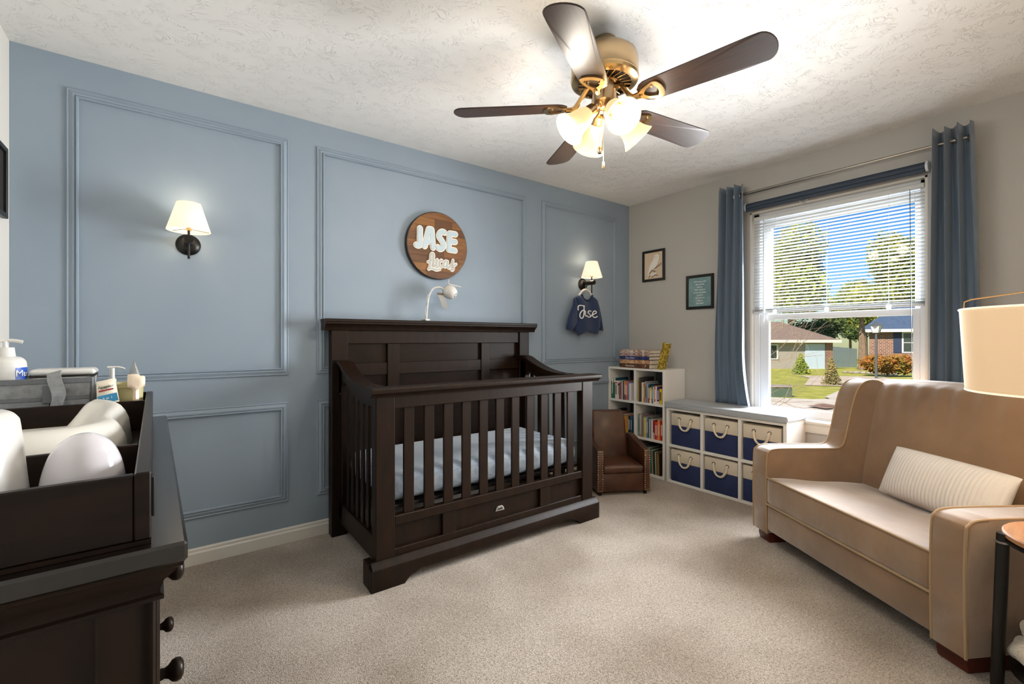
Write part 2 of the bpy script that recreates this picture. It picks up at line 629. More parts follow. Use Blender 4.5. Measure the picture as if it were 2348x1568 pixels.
def ceiling_mat():
    m = mat('ceiling_plaster', '#ebeae8', 0.75)
    nt = m.node_tree
    b = nt.nodes['Principled BSDF']
    tc = nt.nodes.new('ShaderNodeTexCoord')
    n1 = nt.nodes.new('ShaderNodeTexNoise')
    n1.inputs['Scale'].default_value = 5.0
    n1.inputs['Detail'].default_value = 1.0
    mixv = nt.nodes.new('ShaderNodeMixRGB')
    mixv.blend_type = 'ADD'
    mixv.inputs[0].default_value = 0.35
    nt.links.new(tc.outputs['Object'], n1.inputs['Vector'])
    nt.links.new(tc.outputs['Object'], mixv.inputs[1])
    nt.links.new(n1.outputs['Color'], mixv.inputs[2])
    n2 = nt.nodes.new('ShaderNodeTexNoise')
    n2.inputs['Scale'].default_value = 26.0
    n2.inputs['Detail'].default_value = 1.5
    n2.inputs['Distortion'].default_value = 1.6
    nt.links.new(mixv.outputs[0], n2.inputs['Vector'])
    a = nt.nodes.new('ShaderNodeMath')
    a.operation = 'SUBTRACT'
    a.inputs[1].default_value = 0.5
    nt.links.new(n2.outputs['Fac'], a.inputs[0])
    a2 = nt.nodes.new('ShaderNodeMath')
    a2.operation = 'ABSOLUTE'
    nt.links.new(a.outputs[0], a2.inputs[0])
    r = nt.nodes.new('ShaderNodeMapRange')
    r.inputs['From Min'].default_value = 0.0
    r.inputs['From Max'].default_value = 0.028
    r.inputs['To Min'].default_value = 1.0
    r.inputs['To Max'].default_value = 0.0
    nt.links.new(a2.outputs[0], r.inputs[0])
    n3 = nt.nodes.new('ShaderNodeTexNoise')
    n3.inputs['Scale'].default_value = 14.0
    nt.links.new(tc.outputs['Object'], n3.inputs['Vector'])
    r3 = nt.nodes.new('ShaderNodeMapRange')
    r3.inputs['From Min'].default_value = 0.45
    r3.inputs['From Max'].default_value = 0.6
    nt.links.new(n3.outputs['Fac'], r3.inputs[0])
    mm = nt.nodes.new('ShaderNodeMath')
    mm.operation = 'MULTIPLY'
    nt.links.new(r.outputs[0], mm.inputs[0])
    nt.links.new(r3.outputs[0], mm.inputs[1])
    bp = nt.nodes.new('ShaderNodeBump')
    bp.inputs['Strength'].default_value = 0.6
    bp.inputs['Distance'].default_value = 0.007
    nt.links.new(mm.outputs[0], bp.inputs['Height'])
    nt.links.new(bp.outputs[0], b.inputs['Normal'])
ceiling_mat()

# ------------------------------------------------------------------ room shell
H = 2.44
XL, XR, YB, YF = -4.09, 0.0, 0.0, -3.06
struct(MB().box(XL - 0.14, XR + 0.14, YF - 0.14, YB + 0.14, -0.12, 0.0).build('floor', 'carpet', angle=0))
struct(MB().box(XL - 0.14, XR + 0.14, YF - 0.14, YB + 0.14, H, H + 0.14).build('ceiling', 'ceiling_plaster', angle=0))
struct(MB().box(XL - 0.14, XR + 0.14, YB, YB + 0.14, 0, H).build('wall_back', 'wall_blue', angle=0))
struct(MB().box(XL - 0.14, XL, YF, YB, 0, H).build('wall_left', 'wall_white', angle=0))
struct(MB().box(XL - 0.14, XR + 0.14, YF - 0.14, YF, 0, H).build('wall_front', 'wall_white', angle=0))
WY0, WY1, WZ0, WZ1 = -1.150, -2.165, 0.575, 2.115        # window opening
w = MB()
w.box(0, 0.14, WY0, YB, 0, H)
w.box(0, 0.14, YF, WY1, 0, H)
w.box(0, 0.14, WY1, WY0, 0, WZ0)
w.box(0, 0.14, WY1, WY0, WZ1, H)
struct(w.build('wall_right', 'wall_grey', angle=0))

def baseboard(name, x0, y0, x1, y1, nx, ny):
    mb = MB()
    prof = [(0.0, 0.0), (0.014, 0.0), (0.014, 0.058), (0.009, 0.066), (0.009, 0.076), (0.004, 0.084), (0.0, 0.084)]
    a = [mb.bm.verts.new((x0 + nx * p, y0 + ny * p, z)) for p, z in prof]
    b = [mb.bm.verts.new((x1 + nx * p, y1 + ny * p, z)) for p, z in prof]
    for i in range(len(prof) - 1):
        mb.bm.faces.new((a[i], a[i + 1], b[i + 1], b[i]))
    mb.bm.faces.new(a)
    mb.bm.faces.new(list(reversed(b)))
    struct(mb.build(name, 'trim_white', angle=20))
baseboard('baseboard_back', XL, YB, XR, YB, 0, -1)
baseboard('baseboard_left', XL, YF, XL, YB, 1, 0)
baseboard('baseboard_right', XR, YB, XR, YF, -1, 0)

def moulding(name, x0, x1, z0, z1):
    prof = [(0.0, 0.0), (0.0, 0.007), (0.004, 0.009), (0.008, 0.006), (0.012, 0.008), (0.022, 0.013), (0.028, 0.012), (0.031, 0.009), (0.034, 0.017), (0.039, 0.017), (0.042, 0.010), (0.042, 0.0)]
    mb = MB()
    loops = []
    for o, h in prof:
        loops.append([mb.bm.verts.new((x, -h, z)) for x, z in ((x0 + o, z0 + o), (x1 - o, z0 + o), (x1 - o, z1 - o), (x0 + o, z1 - o))])
    for a, b in zip(loops, loops[1:]):
        for i in range(4):
            j = (i + 1) % 4
            mb.bm.faces.new((a[i], a[j], b[j], b[i]))
    struct(mb.build(name, 'wall_blue', angle=20))
k = 1
for x0, x1 in ((-3.913, -2.998), (-2.845, -1.267), (-1.102, -0.185)):
    for z0, z1 in ((0.955, 2.298), (0.236, 0.799)):
        moulding('trim_%d' % k, x0, x1, z0, z1)
        k += 1

# ------------------------------------------------------------------ window
win = thing('window_1', None, None, (0, 0, 0), kind='structure')
f = MB()
fx0, fx1 = 0.0, 0.13
f.box(fx0, fx1, WY0 - 0.012, WY0, WZ0, WZ1)                      # painted returns
f.box(fx0, fx1, WY1, WY1 + 0.012, WZ0, WZ1)
f.box(fx0, fx1, WY1, WY0, WZ1 - 0.012, WZ1)
f.build('jamb_lining', 'trim_white', win, angle=0)
f = MB()
for y0, y1 in ((WY0 - 0.055, WY0 - 0.012), (WY1 + 0.012, WY1 + 0.04)):
    f.box(0.035, 0.125, y0, y1, WZ0 + 0.02, WZ1 - 0.012, 0.003)
f.box(0.035, 0.125, WY1 + 0.012, WY0 - 0.012, WZ1 - 0.06, WZ1 - 0.012, 0.003)
f.box(0.035, 0.125, WY1 + 0.012, WY0 - 0.012, WZ0 + 0.0, WZ0 + 0.04, 0.003)
f.build('window_frame', 'vinyl', win)
def sash(x, y0, y1, z0, z1, wl_, wr_, wb, wt):
    f = MB()
    f.box(x, x + 0.035, y0 - wl_, y0, z0, z1, 0.003)
    f.box(x, x + 0.035, y1, y1 + wr_, z0, z1, 0.003)
    f.box(x, x + 0.035, y1 + wr_, y0 - wl_, z0, z0 + wb, 0.003)
    f.box(x, x + 0.035, y1 + wr_, y0 - wl_, z1 - wt, z1, 0.003)
    o = f.build('sash', 'vinyl', win)
    g = MB().box(x + 0.015, x + 0.019, y1 + wr_, y0 - wl_, z0 + wb, z1 - wt)
    g.build('pane', 'pane_glass', o, angle=0)
sash(0.04, -1.205, -2.125, 0.612, 1.345, 0.062, 0.034, 0.05, 0.042)
sash(0.085, -1.205, -2.125, 1.305, 2.055, 0.062, 0.034, 0.04, 0.06)
f = MB()
f.prism([(0.06, 0.575), (-0.022, 0.575), (-0.026, 0.583), (-0.026, 0.593), (-0.02, 0.600), (0.06, 0.606)], 1.07, lambda a, b, c: (a, -2.195 + c, b))
f.build('sill', 'trim_white', win, angle=30)
f = MB()
f.prism([(0.0, 0.515), (-0.010, 0.515), (-0.014, 0.525), (-0.014, 0.575), (0.0, 0.575)], 1.05, lambda a, b, c: (a, -2.185 + c, b))
f.build('apron', 'trim_white', win, angle=30)

# mini blind inside the opening
bl = thing('window_blind', 'white slatted mini blind covering the upper half of the window', 'blind', (0.018, -1.655, 1.35))
by0, by1 = 0.482, -0.494
MB().box(-0.014, 0.014, by1, by0, 0.700, 0.728, 0.003).build('head_rail', 'blind_white', bl)
slat = MB()
slat.prism([(-0.0125, -0.0012), (-0.006, 0.0008), (0.0, 0.0015), (0.006, 0.0008), (0.0125, -0.0012), (0.0125, -0.0018), (0.006, 0.0002), (0.0, 0.0009), (-0.006, 0.0002), (-0.0125, -0.0018)],
           by0 - by1, lambda a, b, c: (a, by1 + c, b))
slat_me = slat.mesh('slat', 'blind_white', 60)
for i in range(29):
    inst(slat_me, 'slat', bl, (0, 0, 0.046 + i * 0.0224), (0, R(15), 0))
for i in range(5):
    inst(slat_me, 'slat', bl, (0, 0, 0.020 + i * 0.0032), (0, 0, 0))
MB().box(-0.013, 0.013, by1, by0, 0.004, 0.017, 0.003).build('bottom_rail', 'blind_white', bl)
for yy in (0.33, 0.0, -0.33):
    MB().cyl((-0.0135, yy, 0.004), (-0.0135, yy, 0.71), 0.0009, n=6).build('ladder_cord', 'blind_white', bl)
    MB().box(-0.018, -0.012, yy - 0.012, yy + 0.012, -0.006, 0.022, 0.003).build('rail_clip', 'acrylic', bl)
MB().tube([(-0.02, 0.405, 0.70), (-0.021, 0.405, 0.3), (-0.02, 0.405, -0.06)], 0.0035, 6).build('tilt_wand', 'blind_white', bl)
MB().tube([(-0.016, -0.43, 0.70), (-0.016, -0.435, 0.1), (-0.016, -0.44, -0.42)], 0.0016, 6).build('pull_cord', 'black_metal', bl)

# roller shade
rs = thing('roller_shade', 'rolled-up navy roller shade mounted above the window blind', 'shade', (-0.035, -1.66, 2.155))
MB().cyl((0, 0.515, 0), (0, -0.505, 0), 0.027, n=24).build('fabric_roll', 'shade_navy', rs)
MB().cyl((0, -0.505, 0), (0, -0.517, 0), 0.029, n=20).build('end_cap', 'vinyl', rs)
MB().cyl((0, 0.527, 0), (0, 0.515, 0), 0.029, n=20).build('end_cap', 'vinyl', rs)
MB().box(-0.030, -0.024, 0.51, -0.50, -0.036, -0.018, 0.002).build('hem_bar', 'shade_navy', rs)
for yy in (0.519, -0.511):
    MB().box(-0.02, 0.035, yy - 0.002, yy + 0.002, -0.02, 0.03).build('bracket', 'vinyl', rs)
MB().tube([(-0.03, 0.12 + 0.022 * math.cos(a), -0.045 - 0.018 * math.sin(a)) for a in [PI * i / 8 for i in range(9)]], 0.003, 6).build('pull_ring', 'acrylic', rs)

# curtain rod and curtains
ROD_X, ROD_Z = -0.09, 2.245
rod = thing('curtain_rod', 'brushed steel curtain rod spanning above the window', 'curtain rod', (ROD_X, -1.66, ROD_Z))
MB().cyl((0, 0.675, 0), (0, 0.0, 0), 0.0105, n=16).build('outer_tube', 'steel', rod)
MB().cyl((0, 0.0, 0), (0, -0.69, 0), 0.0085, n=16).build('inner_tube', 'steel', rod)
for yy in (0.672, -0.700):
    MB().cyl((0, yy, 0), (0, yy + 0.012, 0), 0.013, n=16).build('finial', 'steel', rod)
for yy in (0.60, -0.64):
    MB().cyl((0, yy, 0), (0.09, yy, 0), 0.006, n=10).cyl((0.084, yy, 0), (0.09, yy, 0), 0.022, n=16).build('bracket', 'steel', rod)

def curtain(label, ya, yb, ya2, yb2, zt, zb, folds, phase, amp, flare=None):
    t = thing('curtain', label, 'curtain', (ROD_X, (ya + yb) / 2, zb), group='grommet curtains at the window')
    def fn(u, v):
        z = zt + (zb - zt) * v
        s = v ** 0.8
        y0 = ya + (ya2 - ya) * s
        y1 = yb + (yb2 - yb) * s
        uu = u + 0.018 * math.sin(2 * PI * (u * 2.3 + v * 1.1)) * v
        y = y0 + (y1 - y0) * uu
        a = amp * (1.0 - 0.25 * v + 0.15 * math.sin(5 * u + 3 * v))
        ph = 2 * PI * folds * uu + phase
        x = a * (math.sin(ph) + 0.22 * math.sin(2 * ph + 0.6 + 2 * v))
        y += 0.008 * math.cos(ph) * (1 if y1 < y0 else -1) * (0.4 + v)
        if flare and v > 0.72:
            k_ = (v - 0.72) / 0.28
            y -= flare * k_ * k_ * u * u
            x += 0.02 * k_ * math.sin(4 * u)
        z += 0.006 * math.sin(ph * 0.5) * (1 - v) - 0.004 * v * math.sin(ph)
        return Vector((x - 0.024 * (1 - v) - 0.006, y - (ya + yb) / 2, z - zb))
    o = MB().grid(150, 46, fn).build('cloth', 'curtain_blue', t, angle=0)
    o.data.polygons.foreach_set('use_smooth', [True] * len(o.data.polygons))
    so = o.modifiers.new('thickness', 'SOLIDIFY')
    so.thickness = 0.0025
    return t
cl = curtain('slate blue curtain panel on the left, pooled on the grey bench cushion', -0.962, -1.155, -0.925, -1.150, 2.315, 0.662, 3.6, 0.4, 0.036, flare=0.05)
cr = curtain('slate blue curtain panel on the right, hanging down behind the loveseat', -2.200, -2.375, -2.175, -2.43, 2.315, 0.03, 3.6, 2.6, 0.038)
def grommet(parent, y):
    mb = MB()
    pts = [(0.022 * math.cos(a), 0.0, 0.022 * math.sin(a)) for a in [2 * PI * i / 20 for i in range(20)]]
    mb.tube(pts, 0.004, 8, closed=True)
    o = mb.build('grommet', 'steel', parent)
    o.location = (0.0, y - parent.location.y, ROD_Z - parent.location.z - 0.006)
for i in range(4):
    grommet(cl, -0.99 - 0.045 * i)
    grommet(cr, -2.215 - 0.045 * i)

# ------------------------------------------------------------------ crib
crib = thing('crib', 'dark espresso wooden baby crib with panelled headboard and slatted sides', 'crib', (-2.055, -0.42, 0))
CY0 = -0.42
CX0 = -2.055
def cb(x0, x1, y0, y1, z0, z1, name, bev=0.003, m='espresso', parent=None):
    return MB().box(x0 - CX0, x1 - CX0, y0 - CY0, y1 - CY0, z0, z1, bev).build(name, m, parent or crib)
def cprism(poly, x0, x1, name, m='espresso', bev=0.0):
    """profile in (y, z), run along x"""
    return MB().prism(poly, x1 - x0, lambda a, b, c: (x0 - CX0 + c, a - CY0, b), bev).build(name, m, crib, angle=30)
# headboard posts
for x0, x1 in ((-2.785, -2.692), (-1.404, -1.312)):
    cb(x0, x1, -0.098, -0.03, 0.0, 1.212, 'headboard_post')
# headboard: backing, rails, stiles, panels
cb(-2.692, -1.404, -0.064, -0.046, 0.30, 1.20, 'headboard_panel', 0.001, 'espresso_dark')
cb(-2.692, -1.404, -0.086, -0.046, 1.131, 1.212, 'headboard_rail')
for x0, x1 in ((-2.442, -2.363), (-1.742, -1.668)):
    cb(x0, x1, -0.084, -0.064, 0.30, 1.131, 'headboard_stile', 0.002)
for x0, x1 in ((-2.692, -2.442), (-2.363, -1.742), (-1.668, -1.404)):
    cb(x0, x1, -0.078, -0.064, 0.936, 1.012, 'headboard_crossrail', 0.002)
    cb(x0, x1, -0.078, -0.064, 0.30, 0.37, 'headboard_crossrail', 0.002)
# crown
cprism([(-0.022, 1.212), (-0.104, 1.212), (-0.108, 1.222), (-0.112, 1.230), (-0.124, 1.242), (-0.136, 1.250), (-0.136, 1.258), (-0.140, 1.262), (-0.140, 1.274), (-0.136, 1.278), (-0.012, 1.278), (-0.012, 1.262), (-0.022, 1.250)],
       -2.826, -1.264, 'crown_moulding')
# front posts
for x0, x1 in ((-2.772, -2.679), (-1.429, -1.338)):
    cb(x0, x1, -0.790, -0.735, 0.10, 0.892, 'front_post')
# front top rail with crown
cb(-2.679, -1.429, -0.786, -0.745, 0.829, 0.892, 'top_rail')
cprism([(-0.725, 0.886), (-0.796, 0.886), (-0.800, 0.894), (-0.812, 0.902), (-0.818, 0.906), (-0.824, 0.908), (-0.826, 0.916), (-0.826, 0.926), (-0.820, 0.932), (-0.725, 0.932)],
       -2.800, -1.290, 'front_crown')
# lower rail, panel and stiles
cb(-2.679, -1.429, -0.786, -0.745, 0.272, 0.318, 'bottom_rail')
cb(-2.679, -1.429, -0.764, -0.750, 0.150, 0.280, 'front_panel', 0.001, 'espresso')
cb(-2.679, -1.429, -0.784, -0.750, 0.120, 0.162, 'front_lower_rail', 0.002)
for x0, x1 in ((-2.423, -2.344), (-1.775, -1.700)):
    cb(x0, x1, -0.783, -0.755, 0.155, 0.276, 'front_stile', 0.002)
# plinth: shaped base with two feet
pl = [(-2.802, 0.0), (-2.64, 0.0), (-2.625, 0.018), (-2.607, 0.030), (-2.585, 0.036), (-2.56, 0.048), (-1.556, 0.048), (-1.53, 0.036), (-1.508, 0.030), (-1.49, 0.018), (-1.475, 0.0), (-1.302, 0.0), (-1.302, 0.100), (-2.802, 0.100)]
MB().prism(pl, 0.035, lambda a, b, c: (a - CX0, -0.815 + c - CY0, b), 0.002).build('plinth', 'espresso', crib, angle=30)
cprism([(-0.780, 0.100), (-0.815, 0.100), (-0.810, 0.108), (-0.800, 0.118), (-0.794, 0.130), (-0.780, 0.130)], -2.796, -1.308, 'plinth_cap')
for x0, x1 in ((-2.802, -2.767), (-1.337, -1.302)):
    cb(x0, x1, -0.78, -0.70, 0.0, 0.118, 'plinth_return')
# slats
sm = MB().box(-0.0275, 0.0275, -0.007, 0.007, 0.312, 0.836, 0.003).mesh('slat', 'espresso')
for i in range(11):
    inst(sm, 'front_slat', crib, (-2.6015 + i * 0.1085 - CX0, -0.766 - CY0, 0))
ssm = MB().box(-0.007, 0.007, -0.019, 0.019, 0.17, 0.93, 0.003).mesh('side_slat', 'espresso_dark')
def arm_z(y):
    t = (-0.16 - y) / 0.46
    if t <= 0:
        return 1.036
    t = min(1.0, t)
    return 0.926 + 0.110 * (1 - math.sin(t * PI / 2)) ** 1.25
for sx in (-1, 1):
    xc = CX0 + sx * 0.672
    xo = xc - CX0
    # curved side rail
    ys = [-0.070 - 0.69 * i / 28 for i in range(29)]
    top = [(y, arm_z(y) - 0.022) for y in ys]
    bot = [(y, arm_z(y) - 0.022 - (0.075 if y < -0.2 else 0.075 + 0.10 * min(1, (y + 0.2) / 0.08))) for y in reversed(ys)]
    MB().prism(top + bot, 0.036, lambda a, b, c: (xo - 0.018 + c, a - CY0, b)).build('side_arm', 'espresso', crib, angle=30)
    cap = [(y, arm_z(y)) for y in ys]
    capb = [(y, arm_z(y) - 0.024) for y in reversed(ys)]
    MB().prism(cap + capb, 0.082, lambda a, b, c: (xo - 0.041 + c, a - CY0, b), 0.004).build('arm_cap', 'espresso', crib, angle=40)
    MB().box(xo - 0.018, xo + 0.018, -0.16 - CY0, -0.098 - CY0, 0.12, 0.99, 0.003).build('side_back_post', 'espresso_dark', crib)
    MB().box(xo - 0.018, xo + 0.018, -0.74 - CY0, -0.10 - CY0, 0.085, 0.20, 0.003).build('side_bottom_rail', 'espresso', crib)
    for i in range(6):
        y = -0.225 - i * 0.083
        z1 = arm_z(y) - 0.06
        o = inst(ssm, 'side_slat', crib, (xo, y - CY0, 0))
        o.scale = (1, 1, 1)
    MB().cyl((xo + sx * 0.018, -0.125 - CY0, 0.84), (xo + sx * 0.0205, -0.125 - CY0, 0.84), 0.006, n=10).build('bolt_cap', 'steel', crib)
# spring support under the mattress
MB().box(-0.66, 0.66, -0.74 - CY0, -0.10 - CY0, 0.335, 0.352, 0.002).build('mattress_support', 'black_metal', crib)
# emblem on the front panel
em = MB().prism([(-0.030, -0.014), (0.030, -0.014), (0.024, 0.004), (0.014, 0.013), (-0.014, 0.013), (-0.024, 0.004)], 0.004, lambda a, b, c: (a - 2.056 - CX0, -0.764 - CY0 - c, 0.214 + b), 0.001).build('emblem', 'tag_grey', crib, label='small silver badge on the crib front')
ev = MB()
efn = lambda a, b, c: (a - 2.056 - CX0, -0.764 - CY0 - c, 0.214 + b)
for st in ([(-0.019, -0.008), (-0.013, 0.004), (-0.010, -0.008)], [(-0.008, -0.008), (-0.005, 0.000), (-0.002, -0.007), (0.001, 0.000)], [(0.003, -0.007), (0.006, 0.003), (0.008, -0.007)], [(0.010, 0.003), (0.015, 0.002), (0.012, -0.005), (0.018, -0.006)]):
    stroke(ev, st, 0.0013, 0.0041, 0.0048, efn)
ev.build('lettering', 'ink_black', em, angle=0)

# mattress
def mattress(u, v):
    # closed rounded box: u around, v from the bottom middle to the top middle
    pass
mt = MB()
b = bmesh.new()
bmesh.ops.create_cube(b, size=1.0)
for v in b.verts:
    v.co = Vector((v.co.x * 1.29, v.co.y * 0.622, v.co.z * 0.155))
bmesh.ops.bevel(b, geom=b.edges[:], offset=0.068, segments=6, affect='EDGES', profile=0.5)
bmesh.ops.subdivide_edges(b, edges=[e for e in b.edges if e.calc_length() > 0.2], cuts=26, use_grid_fill=True)
for v in b.verts:
    if v.co.z > 0.05:
        v.co.z += 0.004 * math.sin(v.co.x * 9) * math.cos(v.co.y * 7)
    elif abs(v.co.y) > 0.25 or abs(v.co.x) > 0.6:
        v.co.y += 0.004 * math.sin(v.co.x * 60 + v.co.z * 20)
mt._merge(b)
def gingham():
    m = mat('gingham', '#c2ccd8', 0.9, sheen=0.2)
    nt = m.node_tree
    bs = nt.nodes['Principled BSDF']
    tc = nt.nodes.new('ShaderNodeTexCoord')
    facs = []
    for d in ('X', 'Y', 'Z'):
        wv = nt.nodes.new('ShaderNodeTexWave')
        wv.bands_direction = d
        wv.inputs['Scale'].default_value = 38.0
        nt.links.new(tc.outputs['Object'], wv.inputs['Vector'])
        facs.append(wv)
    a = nt.nodes.new('ShaderNodeMath'); a.operation = 'ADD'
    nt.links.new(facs[0].outputs['Fac'], a.inputs[0]); nt.links.new(facs[1].outputs['Fac'], a.inputs[1])
    c = nt.nodes.new('ShaderNodeMath'); c.operation = 'ADD'
    nt.links.new(a.outputs[0], c.inputs[0]); nt.links.new(facs[2].outputs['Fac'], c.inputs[1])
    rp = nt.nodes.new('ShaderNodeMapRange'); rp.inputs['From Max'].default_value = 3.0
    nt.links.new(c.outputs[0], rp.inputs[0])
    cr_ = nt.nodes.new('ShaderNodeValToRGB')
    cr_.color_ramp.elements[0].color = hx('#a9b9cc'); cr_.color_ramp.elements[0].position = 0.3
    cr_.color_ramp.elements[1].color = hx('#c2cfde'); cr_.color_ramp.elements[1].position = 0.7
    nt.links.new(rp.outputs[0], cr_.inputs[0]); nt.links.new(cr_.outputs[0], bs.inputs['Base Color'])
gingham()
mo = mt.build('crib_mattress', 'gingham', None, angle=60, label='crib mattress in a pale blue checked fitted sheet', cat='mattress')
mo.location = (-2.055, -0.425, 0.352 + 0.0785)

# ------------------------------------------------------------------ baby monitor on the headboard
bmn = thing('baby_monitor', 'white round baby monitor camera on a gooseneck above the crib headboard', 'monitor', (-2.192, -0.115, 1.279))
MB().box(-0.016, 0.016, -0.022, 0.05, 0.0, 0.012, 0.003).build('clamp', 'plastic_white', bmn)
neck = bez([(0.0, 0.0, 0.01), (0.006, 0.0, 0.08), (0.018, 0.0, 0.16), (0.045, -0.005, 0.212), (0.09, -0.01, 0.226), (0.125, -0.012, 0.212)], 6)
MB().tube(neck, 0.0065, 10).build('gooseneck', 'plastic_white', bmn)
MB().tube([p + Vector((-0.010 + 0.006 * math.sin(i * 0.9), -0.008, -0.004)) for i, p in enumerate(neck[:26])], 0.0022, 6).build('cable', 'plastic_white', bmn)
head = MB()
head.lathe([(0.0, -0.052), (0.018, -0.050), (0.034, -0.042), (0.044, -0.028), (0.047, -0.008), (0.045, 0.012), (0.036, 0.032), (0.022, 0.044), (0.0, 0.048)], (0.168, -0.018, 0.196), 24, Vector((0.35, -0.55, -0.35)))
head.build('camera_head', 'plastic_white', bmn)
MB().lathe([(0.0, 0.046), (0.014, 0.046), (0.016, 0.044), (0.0, 0.044)], (0.168, -0.018, 0.196), 16, Vector((0.35, -0.55, -0.35))).build('lens', 'black_gloss', bmn)
MB().tube([(0.160, -0.01, 0.236), (0.160, -0.01, 0.262), (0.166, -0.005, 0.285)], 0.003, 6).build('mount', 'plastic_white', bmn)
MB().tube([(0.158, -0.012, 0.252), (0.235, -0.05, 0.232)], 0.005, 8).build('antenna', 'plastic_white', bmn)
tg = MB()
tg.grid(6, 10, lambda u, v: Vector((0.068 + 0.045 * u + 0.04 * v, -0.016 - 0.006 * math.sin(v * 3), 0.188 - 0.095 * v - 0.012 * u * v + 0.0)))
tgo = tg.build('warning_tag', 'tag_grey', bmn, angle=0)
tgo.modifiers.new('thickness', 'SOLIDIFY').thickness = 0.0008
tb = MB()
tb.grid(4, 3, lambda u, v: Vector((0.067 + 0.046 * u + 0.04 * v * 0.16, -0.0185, 0.189 - 0.015 * v - 0.002 * u)))
tb.build('tag_band', 'ink_brown', bmn, angle=0)

# ------------------------------------------------------------------ round name sign
SG = (-2.062, -0.003, 1.802)
sign = thing('name_sign', 'round wooden plank sign with the raised names JASE and Lucas', 'sign', SG)
SR = 0.232
MB().lathe([(SR - 0.006, 0.0), (SR, 0.002), (SR, 0.024), (SR - 0.004, 0.026), (0, 0.026)], (0, 0, 0), 72, Vector((0, -1, 0))).build('backing', 'black_frame', sign)
rows = 9
hrow = 2 * (SR - 0.004) / rows
rnd = random.Random(3)
for r in range(rows):
    z0 = -SR + 0.004 + r * hrow
    z1 = z0 + hrow
    cuts = [-SR] + sorted(rnd.uniform(-0.16, 0.16) for _ in range(1 if r in (0, 8) else rnd.choice((1, 2)))) + [SR]
    for a0, a1 in zip(cuts, cuts[1:]):
        rad = SR - 0.005
        pts = []
        N = 10
        zz0, zz1 = max(z0 + 0.0006, -rad + 0.0002), min(z1 - 0.0006, rad - 0.0002)
        def cl_(x, z):
            lim = math.sqrt(max(0, rad * rad - z * z))
            return max(-lim, min(lim, x))
        left = [(cl_(a0 + 0.0006, zz0 + (zz1 - zz0) * i / N), zz0 + (zz1 - zz0) * i / N) for i in range(N + 1)]
        right = [(cl_(a1 - 0.0006, zz0 + (zz1 - zz0) * i / N), zz0 + (zz1 - zz0) * i / N) for i in range(N + 1)]
        poly = left + list(reversed(right))
        if max(p[0] for p in poly) - min(p[0] for p in poly) < 0.01:
            continue
        dep = 0.0265 + rnd.choice((0.001, 0.0015, 0.002))
        o = MB().prism(poly, dep - 0.02, lambda a, b, c: (a, -0.02 - c, b)).build('plank', rnd.choice(('sign_wood', 'sign_wood', 'sign_wood2', 'sign_wood3')), sign, angle=30)
SIGN_TXT = {
 'J': [[(-0.138, 0.099), (-0.139, 0.002), (-0.146, -0.015), (-0.164, -0.014)]],
 'A': [[(-0.104, -0.015), (-0.088, 0.045), (-0.073, 0.103)], [(-0.073, 0.103), (-0.053, 0.103)], [(-0.053, 0.103), (-0.046, 0.04), (-0.041, -0.018)], [(-0.088, 0.019), (-0.05, 0.021)]],
 'S': [[(0.047, 0.096), (0.03, 0.1), (0.011, 0.088), (0.004, 0.063), (0.021, 0.041), (0.037, 0.016), (0.03, -0.012), (0.009, -0.021), (-0.005, -0.011)]],
 'E': [[(0.088, 0.096), (0.082, 0.041), (0.078, -0.017)], [(0.088, 0.096), (0.132, 0.096)], [(0.083, 0.041), (0.13, 0.042)], [(0.078, -0.017), (0.128, -0.019)]],
 'Lucas': [[(-0.079, -0.12), (-0.053, -0.107), (-0.038, -0.087), (-0.038, -0.065), (-0.048, -0.058), (-0.058, -0.073), (-0.062, -0.121), (-0.066, -0.153), (-0.075, -0.169)], [(-0.075, -0.169), (-0.053, -0.16), (-0.018, -0.169), (0.009, -0.162)], [(-0.035, -0.1), (-0.039, -0.132), (-0.031, -0.147), (-0.016, -0.13), (-0.01, -0.097)], [(-0.01, -0.097), (-0.015, -0.132), (-0.005, -0.148)], [(0.03, -0.104), (0.019, -0.098), (0.007, -0.117), (0.008, -0.138), (0.023, -0.144), (0.037, -0.13)], [(0.07, -0.102), (0.054, -0.101), (0.041, -0.124), (0.047, -0.142), (0.062, -0.133), (0.07, -0.102)], [(0.07, -0.102), (0.068, -0.135), (0.078, -0.148)], [(0.078, -0.148), (0.104, -0.115), (0.113, -0.088), (0.111, -0.12), (0.117, -0.144), (0.108, -0.16), (0.096, -0.154)], [(0.117, -0.13), (0.138, -0.113)]],
}
sfn = lambda a, b, c: (a, -0.027 - c, b)
for ch, sts in SIGN_TXT.items():
    wo, wi = (0.0225, 0.0155) if ch != 'Lucas' else (0.0115, 0.0052)
    mb = MB()
    for st in sts:
        stroke(mb, st, wo, 0.0, 0.006, sfn)
    lo = mb.build('letter_base' if ch != 'Lucas' else 'script_base', 'letter_cream', sign, angle=0)
    mb = MB()
    for i_, st in enumerate(sts):
        stroke(mb, st, wi, 0.0075, 0.0100, sfn)
    mb.build('letter_face' if ch != 'Lucas' else 'script_face', 'letter_blue' if ch != 'Lucas' else 'letter_grey', lo, angle=0)

